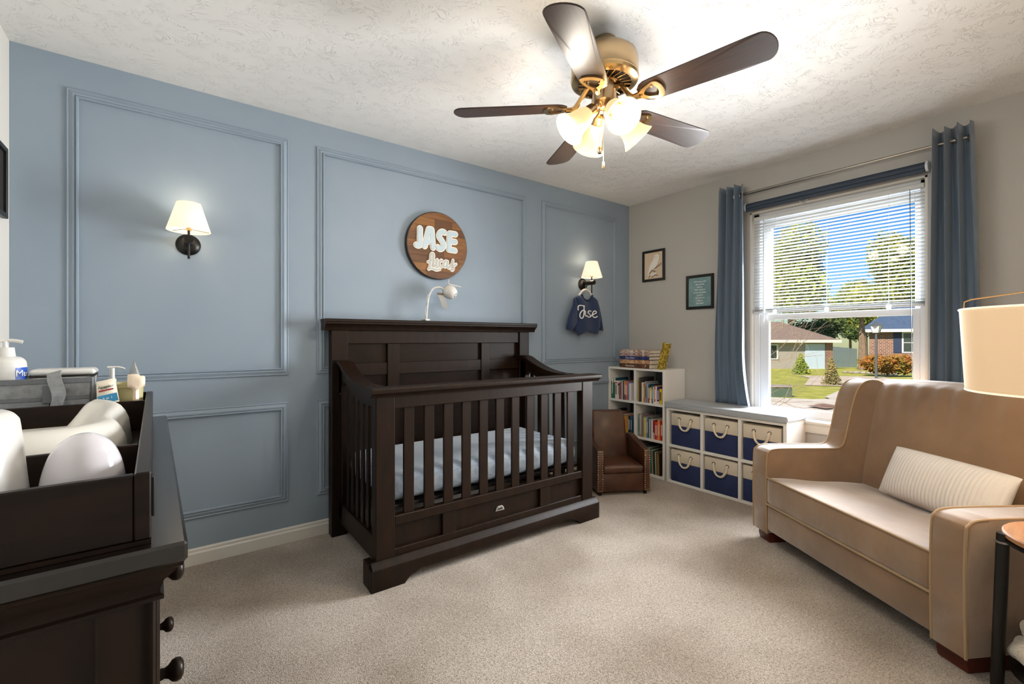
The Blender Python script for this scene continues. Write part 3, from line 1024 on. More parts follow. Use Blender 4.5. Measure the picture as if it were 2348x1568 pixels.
# ------------------------------------------------------------------ wall sconces
def sconce(x, label):
    t = thing('wall_sconce', label, 'wall lamp', (x, -0.001, 1.640), group='black sconces with cream shades on the blue wall')
    MB().lathe([(0.053, 0.0), (0.053, 0.004), (0.048, 0.010), (0.036, 0.018), (0.026, 0.022), (0, 0.022)], (0, 0, 0), 32, Vector((0, -1, 0))).build('wall_plate', 'black_metal', t)
    MB().cyl((0, -0.015, 0.006), (0, -0.140, 0.006), 0.0195, n=20).build('arm', 'black_metal', t)
    MB().cyl((0, -0.110, -0.086), (0, -0.110, 0.070), 0.0055, n=12).build('stem', 'black_metal', t)
    MB().cyl((0, -0.110, 0.052), (0, -0.110, 0.062), 0.012, n=12).cyl((0, -0.110, 0.062), (0, -0.110, 0.10), 0.0085, n=12).build('lamp_holder', 'nickel_bright', t)
    for a in (0, 2 * PI / 3, 4 * PI / 3):
        pass
    sp = MB()
    for a in (0.3, 0.3 + 2 * PI / 3, 0.3 + 4 * PI / 3):
        sp.tube([(0.008 * math.cos(a), -0.110 + 0.008 * math.sin(a), 0.060), (0.088 * math.cos(a), -0.110 + 0.088 * math.sin(a), 0.056)], 0.0012, 5)
    sp.build('shade_spider', 'black_metal', t)
    sh = MB().lathe([(0.0915, 0.050), (0.0505, 0.186)], (0, -0.110, 0), 40, cap=False).build('lamp_shade', 'linen_shade', t, angle=60)
    sh.modifiers.new('thickness', 'SOLIDIFY').thickness = 0.0015
    MB().lathe([(0.0, 0.10), (0.012, 0.102), (0.022, 0.118), (0.024, 0.132), (0.018, 0.148), (0.0, 0.155)], (0, -0.110, 0), 16).build('light_bulb', 'bulb', t)
    return t
sconce(-3.464, 'lit black wall sconce with cream shade alone on the left wall panel')
sconce(-0.632, 'lit black wall sconce with cream shade above the little navy sweater')
for x in (-3.464, -0.632):
    lamp('sconce_light', 'POINT', (x, -0.110, 1.845), 0.35, (1.0, 0.82, 0.58), shadow_soft_size=0.03)
    lamp('sconce_light', 'POINT', (x, -0.110, 1.675), 0.4, (1.0, 0.82, 0.58), shadow_soft_size=0.03)

# ------------------------------------------------------------------ sweater on its hanger
hg = thing('clothes_hanger', 'cream child-size hanger hooked on the sconce, holding the navy sweater', 'hanger', (-0.652, -0.058, 1.52))
MB().tube(bez([(0.0, 0.0, 0.065), (0.0, 0.0, 0.090), (0.004, 0.004, 0.105), (0.012, 0.0, 0.112), (0.022, -0.004, 0.100)], 5), 0.002, 6).build('hook', 'steel', hg)
arc = [(-0.085, 0.0, 0.010), (-0.062, 0, 0.035), (-0.035, 0, 0.058), (0, 0, 0.068), (0.035, 0, 0.058), (0.062, 0, 0.035), (0.085, 0, 0.010)]
MB().tube(bez(arc, 5), 0.010, 10).build('hanger_bar', 'linen_shade' if False else 'plastic_white', hg)
sw = thing('sweater', 'small navy knit sweater with Jase stitched in white yarn', 'sweater', (-0.65, -0.055, 1.19))
SW = (-0.65, -0.055, 1.19)
sw_body = [(-0.718, 1.542), (-0.7, 1.516), (-0.67, 1.499), (-0.647, 1.498), (-0.617, 1.505), (-0.594, 1.53), (-0.582, 1.544), (-0.524, 1.518), (-0.489, 1.451), (-0.481, 1.326), (-0.493, 1.233), (-0.505, 1.195), (-0.563, 1.208), (-0.647, 1.218), (-0.744, 1.184), (-0.802, 1.245), (-0.776, 1.319), (-0.791, 1.433), (-0.791, 1.511)]
sw_l = [(-0.787, 1.519), (-0.766, 1.445), (-0.758, 1.304), (-0.827, 1.224), (-0.894, 1.239), (-0.866, 1.337), (-0.816, 1.443), (-0.805, 1.503)]
sw_r = [(-0.532, 1.52), (-0.493, 1.478), (-0.469, 1.436), (-0.441, 1.338), (-0.42, 1.231), (-0.477, 1.236), (-0.493, 1.326), (-0.517, 1.407)]
swf = lambda off: (lambda a, b, t: Vector((a - SW[0], -t - off + 0.006 * math.sin(a * 34 + b * 7) * (1 if t > 0 else 0), b - SW[2])))
puff(MB(), sw_body, swf(0.004), 0.026, step=0.016, reach=0.035).build('torso', 'knit_navy', sw, angle=70)
puff(MB(), sw_l, swf(0.012), 0.022, step=0.016, reach=0.03).build('sleeve', 'knit_navy', sw, angle=70)
puff(MB(), sw_r, swf(-0.004), 0.022, step=0.016, reach=0.03).build('sleeve', 'knit_navy', sw, angle=70)
MB().tube([Vector((x - SW[0], -0.020, z - SW[2])) for x, z in [(p.x, p.y) for p in bez([(-0.716, 1.540, 0), (-0.698, 1.509, 0), (-0.664, 1.492, 0), (-0.632, 1.495, 0), (-0.604, 1.513, 0), (-0.584, 1.542, 0)], 5)]], 0.009, 8).build('neckband', 'knit_rib', sw)
JT = [[(-0.765, 1.402), (-0.767, 1.433), (-0.75, 1.445), (-0.699, 1.442)], [(-0.706, 1.441), (-0.705, 1.383), (-0.714, 1.346), (-0.732, 1.336), (-0.747, 1.353), (-0.741, 1.384), (-0.714, 1.406), (-0.691, 1.396)], [(-0.688, 1.397), (-0.691, 1.368), (-0.68, 1.356), (-0.665, 1.36)], [(-0.605, 1.4), (-0.631, 1.404), (-0.649, 1.387), (-0.626, 1.375), (-0.614, 1.357), (-0.637, 1.348), (-0.664, 1.355)], [(-0.613, 1.354), (-0.59, 1.371), (-0.555, 1.385), (-0.551, 1.399), (-0.57, 1.404), (-0.588, 1.384), (-0.582, 1.355), (-0.559, 1.348), (-0.537, 1.359)]]
yt = MB()
for st in JT:
    P_ = bez([(p[0] - 0.004, p[1], 0) for p in st], 5)
    yt.tube([Vector((p.x - SW[0], -0.034 + 0.006 * math.sin(p.x * 34 + p.y * 7) * -1 * -1 - 0.0, p.y - SW[2])) for p in P_], 0.0048, 7)
yt.build('yarn_name', 'yarn', sw)

# ------------------------------------------------------------------ framed pictures
def frame(name, label, y0, y1, z0, z1, bw=0.022):
    """on the window wall, facing -x"""
    yc, zc = (y0 + y1) / 2, (z0 + z1) / 2
    t = thing(name, label, 'picture', (-0.001, yc, zc))
    hw, hh = abs(y1 - y0) / 2, (z1 - z0) / 2
    for a0, a1, b0, b1 in ((-hw, -hw + bw, -hh, hh), (hw - bw, hw, -hh, hh), (-hw + bw, hw - bw, -hh, -hh + bw), (-hw + bw, hw - bw, hh - bw, hh)):
        MB().box(-0.016, 0.0, a0, a1, b0, b1, 0.002).build('frame_side', 'black_frame', t)
    return t, hw - bw, hh - bw
t, hw, hh = frame('framed_owl_print', 'black framed print of a white owl perched on a branch', -0.405, -0.166, 1.688, 1.972)
MB().box(-0.008, -0.001, -hw, hw, -hh, hh).build('print_paper', 'paper_tan', t, angle=0)
pf = lambda a, b, c: (-0.008 - c, -a, b)       # a to the right in the view
owl = [(0.030, 0.098), (0.012, 0.090), (0.006, 0.070), (-0.012, 0.040), (-0.038, 0.005), (-0.055, -0.045), (-0.062, -0.085), (-0.050, -0.075), (-0.030, -0.040), (-0.005, -0.028), (0.022, -0.018), (0.045, 0.020), (0.058, 0.058), (0.058, 0.082), (0.048, 0.096)]
op = [(p.x, p.y) for p in bez([(a, b, 0) for a, b in owl], 3, True)]
MB().prism(op, 0.0006, pf).build('owl_shape', 'owl_white', t, angle=0)
br = MB()
for st, wd in (([(0.012, -0.030), (0.045, -0.008), (0.085, 0.012)], 0.0035), ([(0.020, -0.026), (0.060, -0.012), (0.088, -0.004)], 0.002), ([(-0.045, -0.072), (-0.015, -0.045), (0.020, -0.058)], 0.004), ([(-0.050, -0.110), (-0.035, -0.085)], 0.003), ([(-0.020, -0.108), (0.020, -0.088), (0.045, -0.095)], 0.003)):
    stroke(br, st, wd, 0.0007, 0.0010, pf)
br.build('branch', 'ink_brown', t, angle=0)
ey = MB()
for st in ([(0.019, 0.074), (0.022, 0.076)], [(0.040, 0.078), (0.044, 0.080)], [(0.030, 0.066), (0.030, 0.061)]):
    stroke(ey, st, 0.0016, 0.0007, 0.0011, pf)
ey.build('owl_face', 'ink_black', t, angle=0)
sn = puff(MB(), [(-0.048, -0.085), (-0.020, -0.068), (0.010, -0.070), (0.030, -0.062), (0.024, -0.080), (-0.010, -0.090)], lambda a, b, c: Vector(pf(a, b, 0.0010 if c >= 0 else 0.0007)), 0.1, step=0.01, reach=0.01)
sn.build('snow', 'owl_white', t, angle=0)
t, hw, hh = frame('framed_quote_print', 'black framed teal print with a handwritten white quote', -0.864, -0.618, 1.410, 1.695)
MB().box(-0.008, -0.001, -hw, hw, -hh, hh).build('print_paper', 'print_teal', t, angle=0)
for i, line in enumerate(("We've all got both", 'light and dark', 'inside us.', 'What matters is', 'the part we choose', 'to act on.', "That's who we", 'really are.', 'Sirius Black')):
    lettering(line, 0.017, 'ink_white', t, lambda a, b, c, z=0.085 - i * 0.0225: (-0.0085 - c, -a * 0.85, b + z), shear=0.35)
# picture at the far left edge on the left wall
t = thing('framed_picture', 'dark framed picture cut by the left edge on the white wall', 'picture', (XL + 0.001, -0.222, 1.80))
for a0, a1, b0, b1 in ((-0.12, -0.10, -0.145, 0.145), (0.10, 0.12, -0.145, 0.145), (-0.10, 0.10, -0.145, -0.125), (-0.10, 0.10, 0.125, 0.145)):
    MB().box(0.0, 0.018, a0, a1, b0, b1, 0.002).build('frame_side', 'black_frame', t)
MB().box(0.0, 0.008, -0.10, 0.10, -0.125, 0.125).build('print_paper', 'print_dark', t, angle=0)

# ------------------------------------------------------------------ cube bookcase
bc = thing('bookcase', 'white six-cube bookcase in the corner, filled with books', 'bookcase', (-0.152, -0.303, 0))
def sb(y0, y1, z0, z1, name, x0=-0.148, x1=0.148, m='shelf_white', parent=None, bev=0.0015):
    return MB().box(x0, x1, y0, y1, z0, z1, bev).build(name, m, parent or bc)
BH = 0.905
sb(0.282, 0.300, 0.0, BH, 'side_panel')
sb(-0.300, -0.282, 0.0, BH, 'side_panel')
sb(-0.282, 0.282, BH - 0.018, BH, 'top_panel')
sb(-0.282, 0.282, 0.0, 0.018, 'bottom_panel')
for z in (0.296, 0.597):
    sb(-0.282, 0.282, z, z + 0.018, 'shelf')
sb(-0.009, 0.009, 0.018, 0.296, 'divider')
sb(-0.009, 0.009, 0.314, 0.597, 'divider')
sb(-0.009, 0.009, 0.615, BH - 0.018, 'divider')
sb(-0.282, 0.282, 0.018, BH - 0.018, 'back_panel', 0.141, 0.147, 'shelf_back')

ORD = ['first', 'second', 'third', 'fourth', 'fifth', 'sixth', 'seventh', 'eighth', 'ninth', 'tenth', 'eleventh', 'twelfth', 'thirteenth', 'fourteenth', 'fifteenth', 'sixteenth', 'seventeenth', 'eighteenth']
def cmat(hexs):
    n = 'book_' + hexs.strip('#')
    if n not in MATS:
        mat(n, hexs, 0.42)
    return n
def make_book(t, w, h, d, col, band=None, patch=None):
    """upright: spine at x=0 facing -x, y from 0 to -w, z up"""
    c = MB()
    bt = min(0.0022, w * 0.18)
    c.box(0.0, bt, -w, 0, 0, h, 0.0006)
    c.box(bt, d, -bt, 0, 0, h)
    c.box(bt, d, -w, -w + bt, 0, h)
    o = c.build('cover', cmat(col), t)
    MB().box(bt, d - 0.003, -w + bt, -bt, 0.003, h - 0.003).build('page_block', 'pages', t, angle=0)
    if band:
        a, b_, bc_ = band
        MB().box(-0.0006, 0.0008, -w + 0.0004, -0.0004, h * a, h * b_).build('spine_band', cmat(bc_), t, angle=0)
    if patch:
        MB().box(-0.0008, 0.0008, -w * 0.72, -w * 0.28, h * 0.25, h * 0.8).build('spine_title', cmat(patch), t, angle=0)
def row(cells, y, z, where, group, lean=0.0, xf=-0.286):
    n = 0
    for col, w_, h_, word, band, patch in cells:
        w_, h_ = w_ / 1000.0, h_ / 1000.0
        d = min(0.235, h_ * (0.95 if h_ < 0.2 else 0.85))
        dx = random.uniform(0.0, 0.014)
        t = thing('book', '%s book, %s from the left %s' % (word, ORD[n], where), 'book', (xf + dx, y, z), group=group)
        t.rotation_euler = (R(-lean), 0, 0)
        make_book(t, w_ - 0.0008, h_, d, col, band, patch)
        y -= w_ + (lean * 0.0006)
        n += 1
row([('#24221f', 9, 158, 'thin black', None, '#8a8a80'), ('#2e7b52', 19, 182, 'tall green and white', (0.80, 1.0, '#e8e2d2'), '#cfe6d4'), ('#1f4d5e', 18, 186, 'teal-blue', (0.78, 1.0, '#e6e3dc'), None),
     ('#e8e2d6', 27, 162, 'white patterned', (0.86, 0.93, '#b43a33'), '#5a4f48'), ('#d5d0c6', 20, 160, 'pale grey', (0.74, 0.88, '#3d3936'), '#8d8a85'),
     ('#6d1f24', 15, 148, 'dark red', None, None), ('#b57f83', 15, 146, 'dusty pink', None, '#8f5a60'), ('#e4e1d8', 14, 158, 'narrow white', None, None),
     ('#3d4046', 10, 170, 'slim charcoal', None, None), ('#d8c48a', 14, 166, 'cream and olive', (0.0, 0.3, '#5f6b58'), None), ('#d8743f', 13, 168, 'orange striped', (0.0, 0.3, '#8a4a57'), '#f3e6d8'),
     ('#d06a5f', 13, 166, 'coral striped', (0.0, 0.3, '#c76a4b'), '#f2e4dc'), ('#7f86a8', 13, 164, 'periwinkle', (0.0, 0.3, '#67749a'), None), ('#e9e3df', 18, 150, 'blush white', None, None)],
    -0.024, 0.6155, 'on the upper left shelf', 'books on the upper left shelf')
row([('#b9a56a', 8, 178, 'thin khaki', None, None), ('#5a4a2e', 12, 208, 'tall dark brown', None, None), ('#3b3a37', 10, 212, 'tall charcoal', None, None), ('#d9cfc0', 11, 168, 'slim cream', None, None),
     ('#e8e0d2', 12, 168, 'white', None, None), ('#d78b3c', 13, 160, 'orange', None, '#f0d6a8'), ('#c9b9b8', 12, 178, 'pale mauve', None, None), ('#8892a6', 14, 172, 'grey-blue', None, '#39435a'),
     ('#cfd6c8', 12, 160, 'pale green', None, None), ('#2b4658', 17, 158, 'dark teal', (0.0, 0.28, '#a3232b'), '#c9d6d8'), ('#e2b64a', 20, 132, 'short yellow and white', (0.0, 0.22, '#efe9dc'), '#f3ead2'),
     ('#3a7f93', 14, 148, 'turquoise', None, '#d3e6ea'), ('#e3ddd4', 7, 140, 'thin white', None, None), ('#c8562b', 18, 150, 'rust orange and white', (0.0, 0.1, '#efe6dc'), '#e9d3bd'),
     ('#ece7de', 10, 146, 'bright white', None, None), ('#3c2a5c', 24, 144, 'purple', (0.0, 0.16, '#d5cbe0'), '#cdbfe2'), ('#e3c32c', 24, 128, 'short yellow', None, '#2f2f4f')],
    -0.326, 0.6155, 'on the upper right shelf', 'books on the upper right shelf')
row([('#d8cbb4', 14, 182, 'beige', (0.8, 0.92, '#c85a46'), None), ('#6d93a3', 14, 188, 'sky grey', None, None), ('#1d2530', 18, 200, 'tall navy-black', None, None), ('#c9a37b', 20, 178, 'tan', None, None), ('#8d6f4c', 18, 170, 'light brown', None, None), ('#b23a2c', 17, 168, 'red and cream', (0.62, 0.8, '#e8cfa6'), None),
     ('#4c7594', 20, 166, 'steel blue', None, '#2f5271'), ('#15161a', 13, 164, 'black', None, None), ('#dfe6dc', 8, 166, 'thin mint white', None, None), ('#6f8f45', 10, 162, 'leaf green', (0.0, 0.5, '#d8a338'), None), ('#d99a2f', 15, 158, 'golden orange', None, '#7a4a1c'),
     ('#c9836f', 17, 168, 'salmon', (0.0, 0.3, '#d7b53a'), None), ('#d9b62e', 12, 150, 'mustard yellow', None, None), ('#182338', 20, 162, 'midnight blue', None, '#d5dbe2'), ('#2d5b6e', 18, 160, 'deep teal', None, '#b6c9cc')],
    -0.024, 0.3145, 'on the middle left shelf', 'books on the middle left shelf')
row([('#7f9a92', 14, 192, 'sage', None, '#51665f'), ('#d5d2be', 11, 186, 'ivory', (0.0, 0.1, '#b9822e'), None), ('#d8cdc0', 9, 200, 'tall cream', None, None), ('#8d7a80', 13, 202, 'tall plum-grey', None, None), ('#a9b184', 18, 172, 'light olive', None, None),
     ('#d8c06a', 23, 166, 'pale yellow', None, '#e7d99c'), ('#4f7fae', 16, 172, 'cornflower blue', None, '#cfdbe6'), ('#3d2f6b', 12, 162, 'indigo', None, None), ('#b7bdbb', 11, 164, 'silver grey', None, None), ('#77736d', 12, 196, 'tall stone grey', None, None),
     ('#e1dcd2', 10, 164, 'off-white', None, None), ('#7c1a22', 18, 158, 'maroon', (0.0, 0.35, '#b0a9a2'), None), ('#c2312c', 15, 150, 'bright red', None, '#e8d4cc'), ('#d24a43', 14, 148, 'light red', None, '#efd9d4'), ('#efe6d6', 9, 168, 'narrow eggshell', None, None),
     ('#dd8a2b', 16, 166, 'tangerine', None, '#f5dcae'), ('#b21f24', 27, 164, 'crimson', None, '#e6c3bd')],
    -0.326, 0.3145, 'on the middle right shelf', 'books on the middle right shelf')
row([('#b5302b', 16, 232, 'red', None, None), ('#2a2521', 16, 236, 'black-brown', None, None), ('#d9d5cc', 10, 234, 'white', None, None), ('#1f2629', 16, 232, 'charcoal', None, None), ('#59636a', 12, 228, 'slate', None, None), ('#3b2f3f', 12, 226, 'aubergine', None, None),
     ('#4f8a78', 12, 214, 'sea green', None, '#c5d9cf'), ('#b6c7a4', 11, 210, 'pale lime', None, None), ('#c94a2f', 8, 206, 'vermilion', None, None), ('#2f6b54', 14, 208, 'bottle green', None, None), ('#d7d3c9', 7, 200, 'thin grey-white', None, None), ('#6f3f23', 14, 196, 'chestnut', None, None),
     ('#1f4a4a', 14, 196, 'dark sea green', None, None), ('#c3b28c', 9, 190, 'sand', None, None), ('#5a3b22', 13, 186, 'brown', None, None), ('#9a8350', 11, 184, 'ochre', None, None), ('#33251a', 13, 184, 'espresso brown', None, None)],
    -0.326, 0.0185, 'on the bottom right shelf, beside the armchair', 'books on the bottom right shelf', lean=2.0)

# stack of thick novels on top
zz = BH + 0.0005
stack = [('#4a3226', 0.037, '#7b4f2f', 'bottom', 'thick dark brown novel marked with a white 7'), ('#a9744f', 0.035, '#d8b98f', 'fourth from the top', 'thick copper novel second from the bottom of the lying stack'),
         ('#20262c', 0.030, '#3b4596', 'middle', 'black and blue novel in the middle of the lying stack'), ('#8d5b41', 0.026, '#c8c4c6', 'second', 'orange-brown novel second from the top of the lying stack'),
         ('#9c7a63', 0.030, '#d8cfca', 'top', 'pale brown novel lying on top of the stack')]
for i, (c_, th, c2_, pos, lab) in enumerate(stack):
    w_ = 0.322 - (0.004 if i in (2, 3) else 0)
    dx = (0.0, 0.004, 0.001, 0.003, 0.002)[i]
    t = thing('novel', lab, 'book', (-0.292 + dx, -0.128 - (0.002 if i else 0), zz), group='novels stacked on the bookcase')
    mname = 'novel_cover_%s' % pos.replace(' ', '_')
    mat(mname, c_, 0.35, col2=c2_, nscale=26, stretch=(1, 1, 1.6), contrast=(0.42, 0.62), detail=2.0)
    c = MB()
    c.box(0.0, 0.003, -w_, 0, 0, th, 0.001)
    c.box(0.003, 0.15, -w_, 0, 0, 0.003)
    c.box(0.003, 0.15, -w_, 0, th - 0.003, th)
    c.build('cover', mname, t)
    MB().box(0.003, 0.146, -w_ + 0.004, -0.004, 0.003, th - 0.003).build('page_block', 'pages', t, angle=0)
    if i in (0, 2, 3):
        lettering('Harry Potter', 0.019, 'ink_white' if i != 3 else 'ink_red', t, lambda a, b, c, th=th: (-0.0006 - c, -0.118 - a, th / 2 + b))
    if i == 0:
        lettering('7', 0.032, 'ink_white', t, lambda a, b, c, th=th: (-0.0006 - c, -0.278 - a, th / 2 + b), shear=0.3)
    zz += th + 0.0004
# gilt book leaning against the stack
t = thing('gilt_book', 'olive and gold patterned book leaning against the novel stack', 'book', (-0.285, -0.520, BH + 0.001))
mat('gilt', '#7a6a1e', 0.4, col2='#c9a83c', nscale=46, contrast=(0.45, 0.58), detail=1.5)
t.rotation_euler = (R(14.5), 0, 0)
c = MB()
c.box(0.0, 0.003, -0.044, 0, 0, 0.232, 0.001)
c.box(0.003, 0.06, -0.003, 0, 0, 0.232)
c.box(0.003, 0.06, -0.044, -0.041, 0, 0.232)
c.build('cover', 'gilt', t)
MB().box(0.003, 0.057, -0.041, -0.003, 0.004, 0.228).build('page_block', 'pages', t, angle=0)

# ------------------------------------------------------------------ storage bench with bins
bn = thing('storage_bench', 'low white six-cube storage bench under the window', 'bench', (-0.152, -1.075, 0))
def nb(y0, y1, z0, z1, name):
    return MB().box(-0.148, 0.148, y0, y1, z0, z1, 0.0015).build(name, 'shelf_white', bn)
nb(0.433, 0.455, 0, 0.585, 'side_panel')
nb(-0.455, -0.433, 0, 0.585, 'side_panel')
nb(-0.455, 0.455, 0.585, 0.605, 'top_panel')
nb(-0.433, 0.433, 0.0, 0.018, 'bottom_panel')
nb(-0.433, 0.433, 0.288, 0.308, 'shelf')
for yc in (0.1445, -0.1445):
    nb(yc - 0.011, yc + 0.011, 0.018, 0.288, 'divider')
    nb(yc - 0.011, yc + 0.011, 0.308, 0.585, 'divider')
MB().box(0.142, 0.147, -0.433, 0.433, 0.018, 0.585).build('back_panel', 'shelf_back', bn, angle=0)
cu = thing('bench_cushion', 'thin grey piped cushion on top of the storage bench', 'cushion', (-0.155, -1.075, 0.6055))
c = MB()
c.box(-0.160, 0.150, -0.465, 0.462, 0.0, 0.046, 0.014, 3)
co = c.build('pad', 'cushion_grey', cu, angle=50)
for z in (0.006, 0.040):
    MB().tube([(-0.158, -0.462, z), (-0.158, 0.459, z), (0.148, 0.459, z), (0.148, -0.462, z)], 0.0035, 6, closed=True).build('piping', 'cushion_grey', cu)

def bin_proto():
    t = thing('fabric_bin', '', 'storage bin')
    w_, h_ = 0.126, 0.252
    b = MB()
    b.box(-0.004, 0.262, -w_, w_, 0.0, h_ * 0.62, 0.006, 2)
    bo = b.build('lower_body', 'bin_navy', t, angle=50)
    b = MB()
    b.box(-0.005, 0.263, -w_ - 0.001, w_ + 0.001, h_ * 0.615, h_, 0.005, 2)
    b.build('upper_band', 'bin_cream', t, angle=50)
    rp = MB()
    P_ = bez([(0.004, 0.052, 0.212), (-0.012, 0.050, 0.205), (-0.018, 0.042, 0.165), (-0.019, 0.018, 0.132), (-0.019, -0.018, 0.132), (-0.018, -0.042, 0.165), (-0.012, -0.050, 0.205), (0.004, -0.052, 0.212)], 7)
    # three twisted strands
    for s in range(3):
        pts = []
        for i, p in enumerate(P_):
            a = i * 0.75 + s * 2 * PI / 3
            pts.append(p + Vector((0.0042 * math.cos(a), 0.0042 * math.sin(a), 0.002 * math.sin(a))))
        rp.tube(pts, 0.0052, 6)
    ro = rp.build('rope_handle', 'rope', t, angle=60)
    ro['kind'] = 'stuff'
    for s in (-1, 1):
        g = MB()
        g.tube([(-0.0055, s * 0.052 + 0.011 * math.cos(a), 0.212 + 0.011 * math.sin(a)) for a in [2 * PI * i / 16 for i in range(16)]], 0.0022, 6, closed=True)
        g.build('grommet', 'black_metal', t)
    return t
bin0 = bin_proto()
first = True
names = {(0, 1): 'upper left cube next to the bookcase', (1, 1): 'upper middle cube', (2, 1): 'upper right cube', (0, 0): 'lower left cube next to the bookcase', (1, 0): 'lower middle cube', (2, 0): 'lower right cube by the loveseat'}
for (i, j), nm in names.items():
    t = bin0 if first else copy_tree(bin0)
    first = False
    t['label'] = 'navy and cream rope-handled bin in the ' + nm
    t['group'] = 'fabric bins in the storage bench'
    t.location = (-0.288 + (0.004 if j else 0) + 0.003 * ((i * 7 + j * 3) % 3), -1.075 + 0.289 * (1 - i), 0.0185 if j == 0 else 0.3085)
    t.rotation_euler = (0, 0, R((-1.5, 0.5, 0.8)[i] * (1 if j else -1)) * 0.4)

# ------------------------------------------------------------------ child's leather armchair
ac = thing('kids_armchair', 'small brown leather child armchair with brass nailhead trim', 'armchair', (-0.846, -0.640, 0), R(-29.5))
# local: x along the front to the right, y backwards, z up
AW = 0.205
def aw(x0, x1, y0, y1, z0, z1, name, bev=0.012, m='leather', seg=3):
    return MB().box(x0, x1, y0, y1, z0, z1, bev, seg).build(name, m, ac, angle=50)
aw(-AW + 0.045, AW - 0.045, 0.008, 0.36, 0.028, 0.158, 'front_base', 0.006)
sc_ = MB()
def seatf(u, v):
    return None
b = bmesh.new()
bmesh.ops.create_cube(b, size=1)
for v in b.verts:
    v.co = Vector((v.co.x * 0.318, 0.165 + v.co.y * 0.33, 0.188 + v.co.z * 0.058))
bmesh.ops.bevel(b, geom=b.edges[:], offset=0.02, segments=3, affect='EDGES', profile=0.5)
bmesh.ops.subdivide_edges(b, edges=[e for e in b.edges if e.calc_length() > 0.15], cuts=8, use_grid_fill=True)
for v in b.verts:
    if v.co.z > 0.2:
        v.co.z += 0.026 * (1 - (v.co.x / 0.16) ** 2) * math.exp(-((v.co.y - 0.17) / 0.15) ** 2)
sc_._merge(b)
so = sc_.build('seat_cushion', 'leather', ac, angle=60)
MB().tube([(-0.157, 0.006, 0.160), (0.157, 0.006, 0.160)], 0.003, 6).build('seat_welt', 'leather', so)
# back: tall slightly reclined, wider at the bottom
bk = [(-0.150, 0.16), (0.150, 0.16), (0.142, 0.36), (0.132, 0.555), (0.120, 0.575), (-0.120, 0.575), (-0.132, 0.555), (-0.142, 0.36)]
MB().prism(bk, 0.085, lambda a, b, c: (a, 0.285 + c + (b - 0.16) * 0.16, b), 0.018, 4).build('backrest', 'leather', ac, angle=50)
# arms slope up towards the back
for s in (-1, 1):
    arm = [(0.0, 0.028), (0.0, 0.325), (0.006, 0.335), (0.07, 0.343), (0.22, 0.372), (0.30, 0.392), (0.36, 0.392), (0.40, 0.35), (0.40, 0.028)]
    x0 = s * AW if s < 0 else AW - 0.048
    MB().prism(arm, 0.048, lambda a, b, c: (x0 + c, a, b), 0.007, 3).build('arm', 'leather', ac, angle=50)
    nh = MB()
    for k_ in range(18):
        z = 0.040 + k_ * 0.0168
        for xx in (x0 + 0.006, x0 + 0.042):
            nh.ball((xx, -0.0005, z), 0.0044, 6, (1, 0.6, 1))
    for k_ in range(1, 4):
        for z in (0.038, 0.328):
            nh.ball((x0 + 0.006 + 0.009 * k_, -0.0005, z), 0.0036, 6, (1, 0.6, 1))
    no = nh.build('nailhead_trim', 'brass_nail', ac, angle=60)
    no['kind'] = 'stuff'
for x in (-AW + 0.03, AW - 0.03):
    for y in (0.03, 0.37):
        MB().cyl((x, y, 0.0), (x, y, 0.03), 0.012, 0.014, 12).build('foot', 'black_metal', ac)

# ------------------------------------------------------------------ loveseat
LA = Vector((-0.733, -1.532, 0))
ls = thing('loveseat', 'tan suede two-seat glider loveseat with wing back and piping', 'sofa', LA, R(-120.08))
# local: x along the front (away from the window), y into the sofa, z up
ls_w0, ls_w1 = 0.030, 1.168
side = [(-0.030, 0.062), (-0.034, 0.30), (-0.030, 0.49), (-0.016, 0.522), (0.015, 0.535), (0.10, 0.537), (0.30, 0.532), (0.39, 0.530), (0.425, 0.538), (0.448, 0.565), (0.468, 0.635), (0.492, 0.74), (0.520, 0.835), (0.556, 0.893), (0.604, 0.918), (0.66, 0.918), (0.70, 0.900), (0.735, 0.84), (0.700, 0.40), (0.660, 0.062)]
sp = [(p.x, p.y) for p in bez([(a, b, 0) for a, b in side], 3)]
for k_, (x0, x1) in enumerate(((ls_w0, ls_w0 + 0.122), (ls_w1 - 0.122, ls_w1))):
    a_ = MB().prism(sp, x1 - x0, lambda a, b, c: (x0 + c, a, b), 0.012, 3).build('arm', 'suede', ls, angle=45)
    pp = [(p.x, p.y) for p in bez([(a, b, 0) for a, b in side[:17]], 4)]
    for xx in (x0 + 0.004, x1 - 0.004):
        MB().tube([(xx, a, b) for a, b in pp], 0.0046, 7).build('piping', 'piping', a_, angle=60)
xa, xb = ls_w0 + 0.118, ls_w1 - 0.118
# front rail
fr = MB()
fr.box(xa, xb, -0.028, 0.10, 0.080, 0.226, 0.012, 3)
fr.build('front_rail', 'suede', ls, angle=45)
# seat cushion
b = bmesh.new()
bmesh.ops.create_cube(b, size=1)
for v in b.verts:
    v.co = Vector(((xa + xb) / 2 + v.co.x * (xb - xa), 0.27 + v.co.y * 0.606, 0.305 + v.co.z * 0.152))
bmesh.ops.bevel(b, geom=b.edges[:], offset=0.016, segments=2, affect='EDGES', profile=0.5)
bmesh.ops.subdivide_edges(b, edges=[e for e in b.edges if e.calc_length() > 0.2], cuts=24, use_grid_fill=True)
for v in b.verts:
    t_ = (v.co.y + 0.033) / 0.606
    u_ = (v.co.x - xa) / (xb - xa)
    if v.co.z > 0.30:
        v.co.z += 0.010 * math.sin(PI * u_) * math.sin(PI * min(1, t_ * 1.1)) + 0.004 * math.sin(u_ * 23 + t_ * 9) * math.sin(PI * t_)
    v.co.z -= 0.055 * t_ * (1 if v.co.z > 0.3 else 0.5)
    if t_ < 0.06:
        v.co.y += 0.004 * math.sin(u_ * 40) * math.sin(PI * (v.co.z - 0.23) / 0.15)
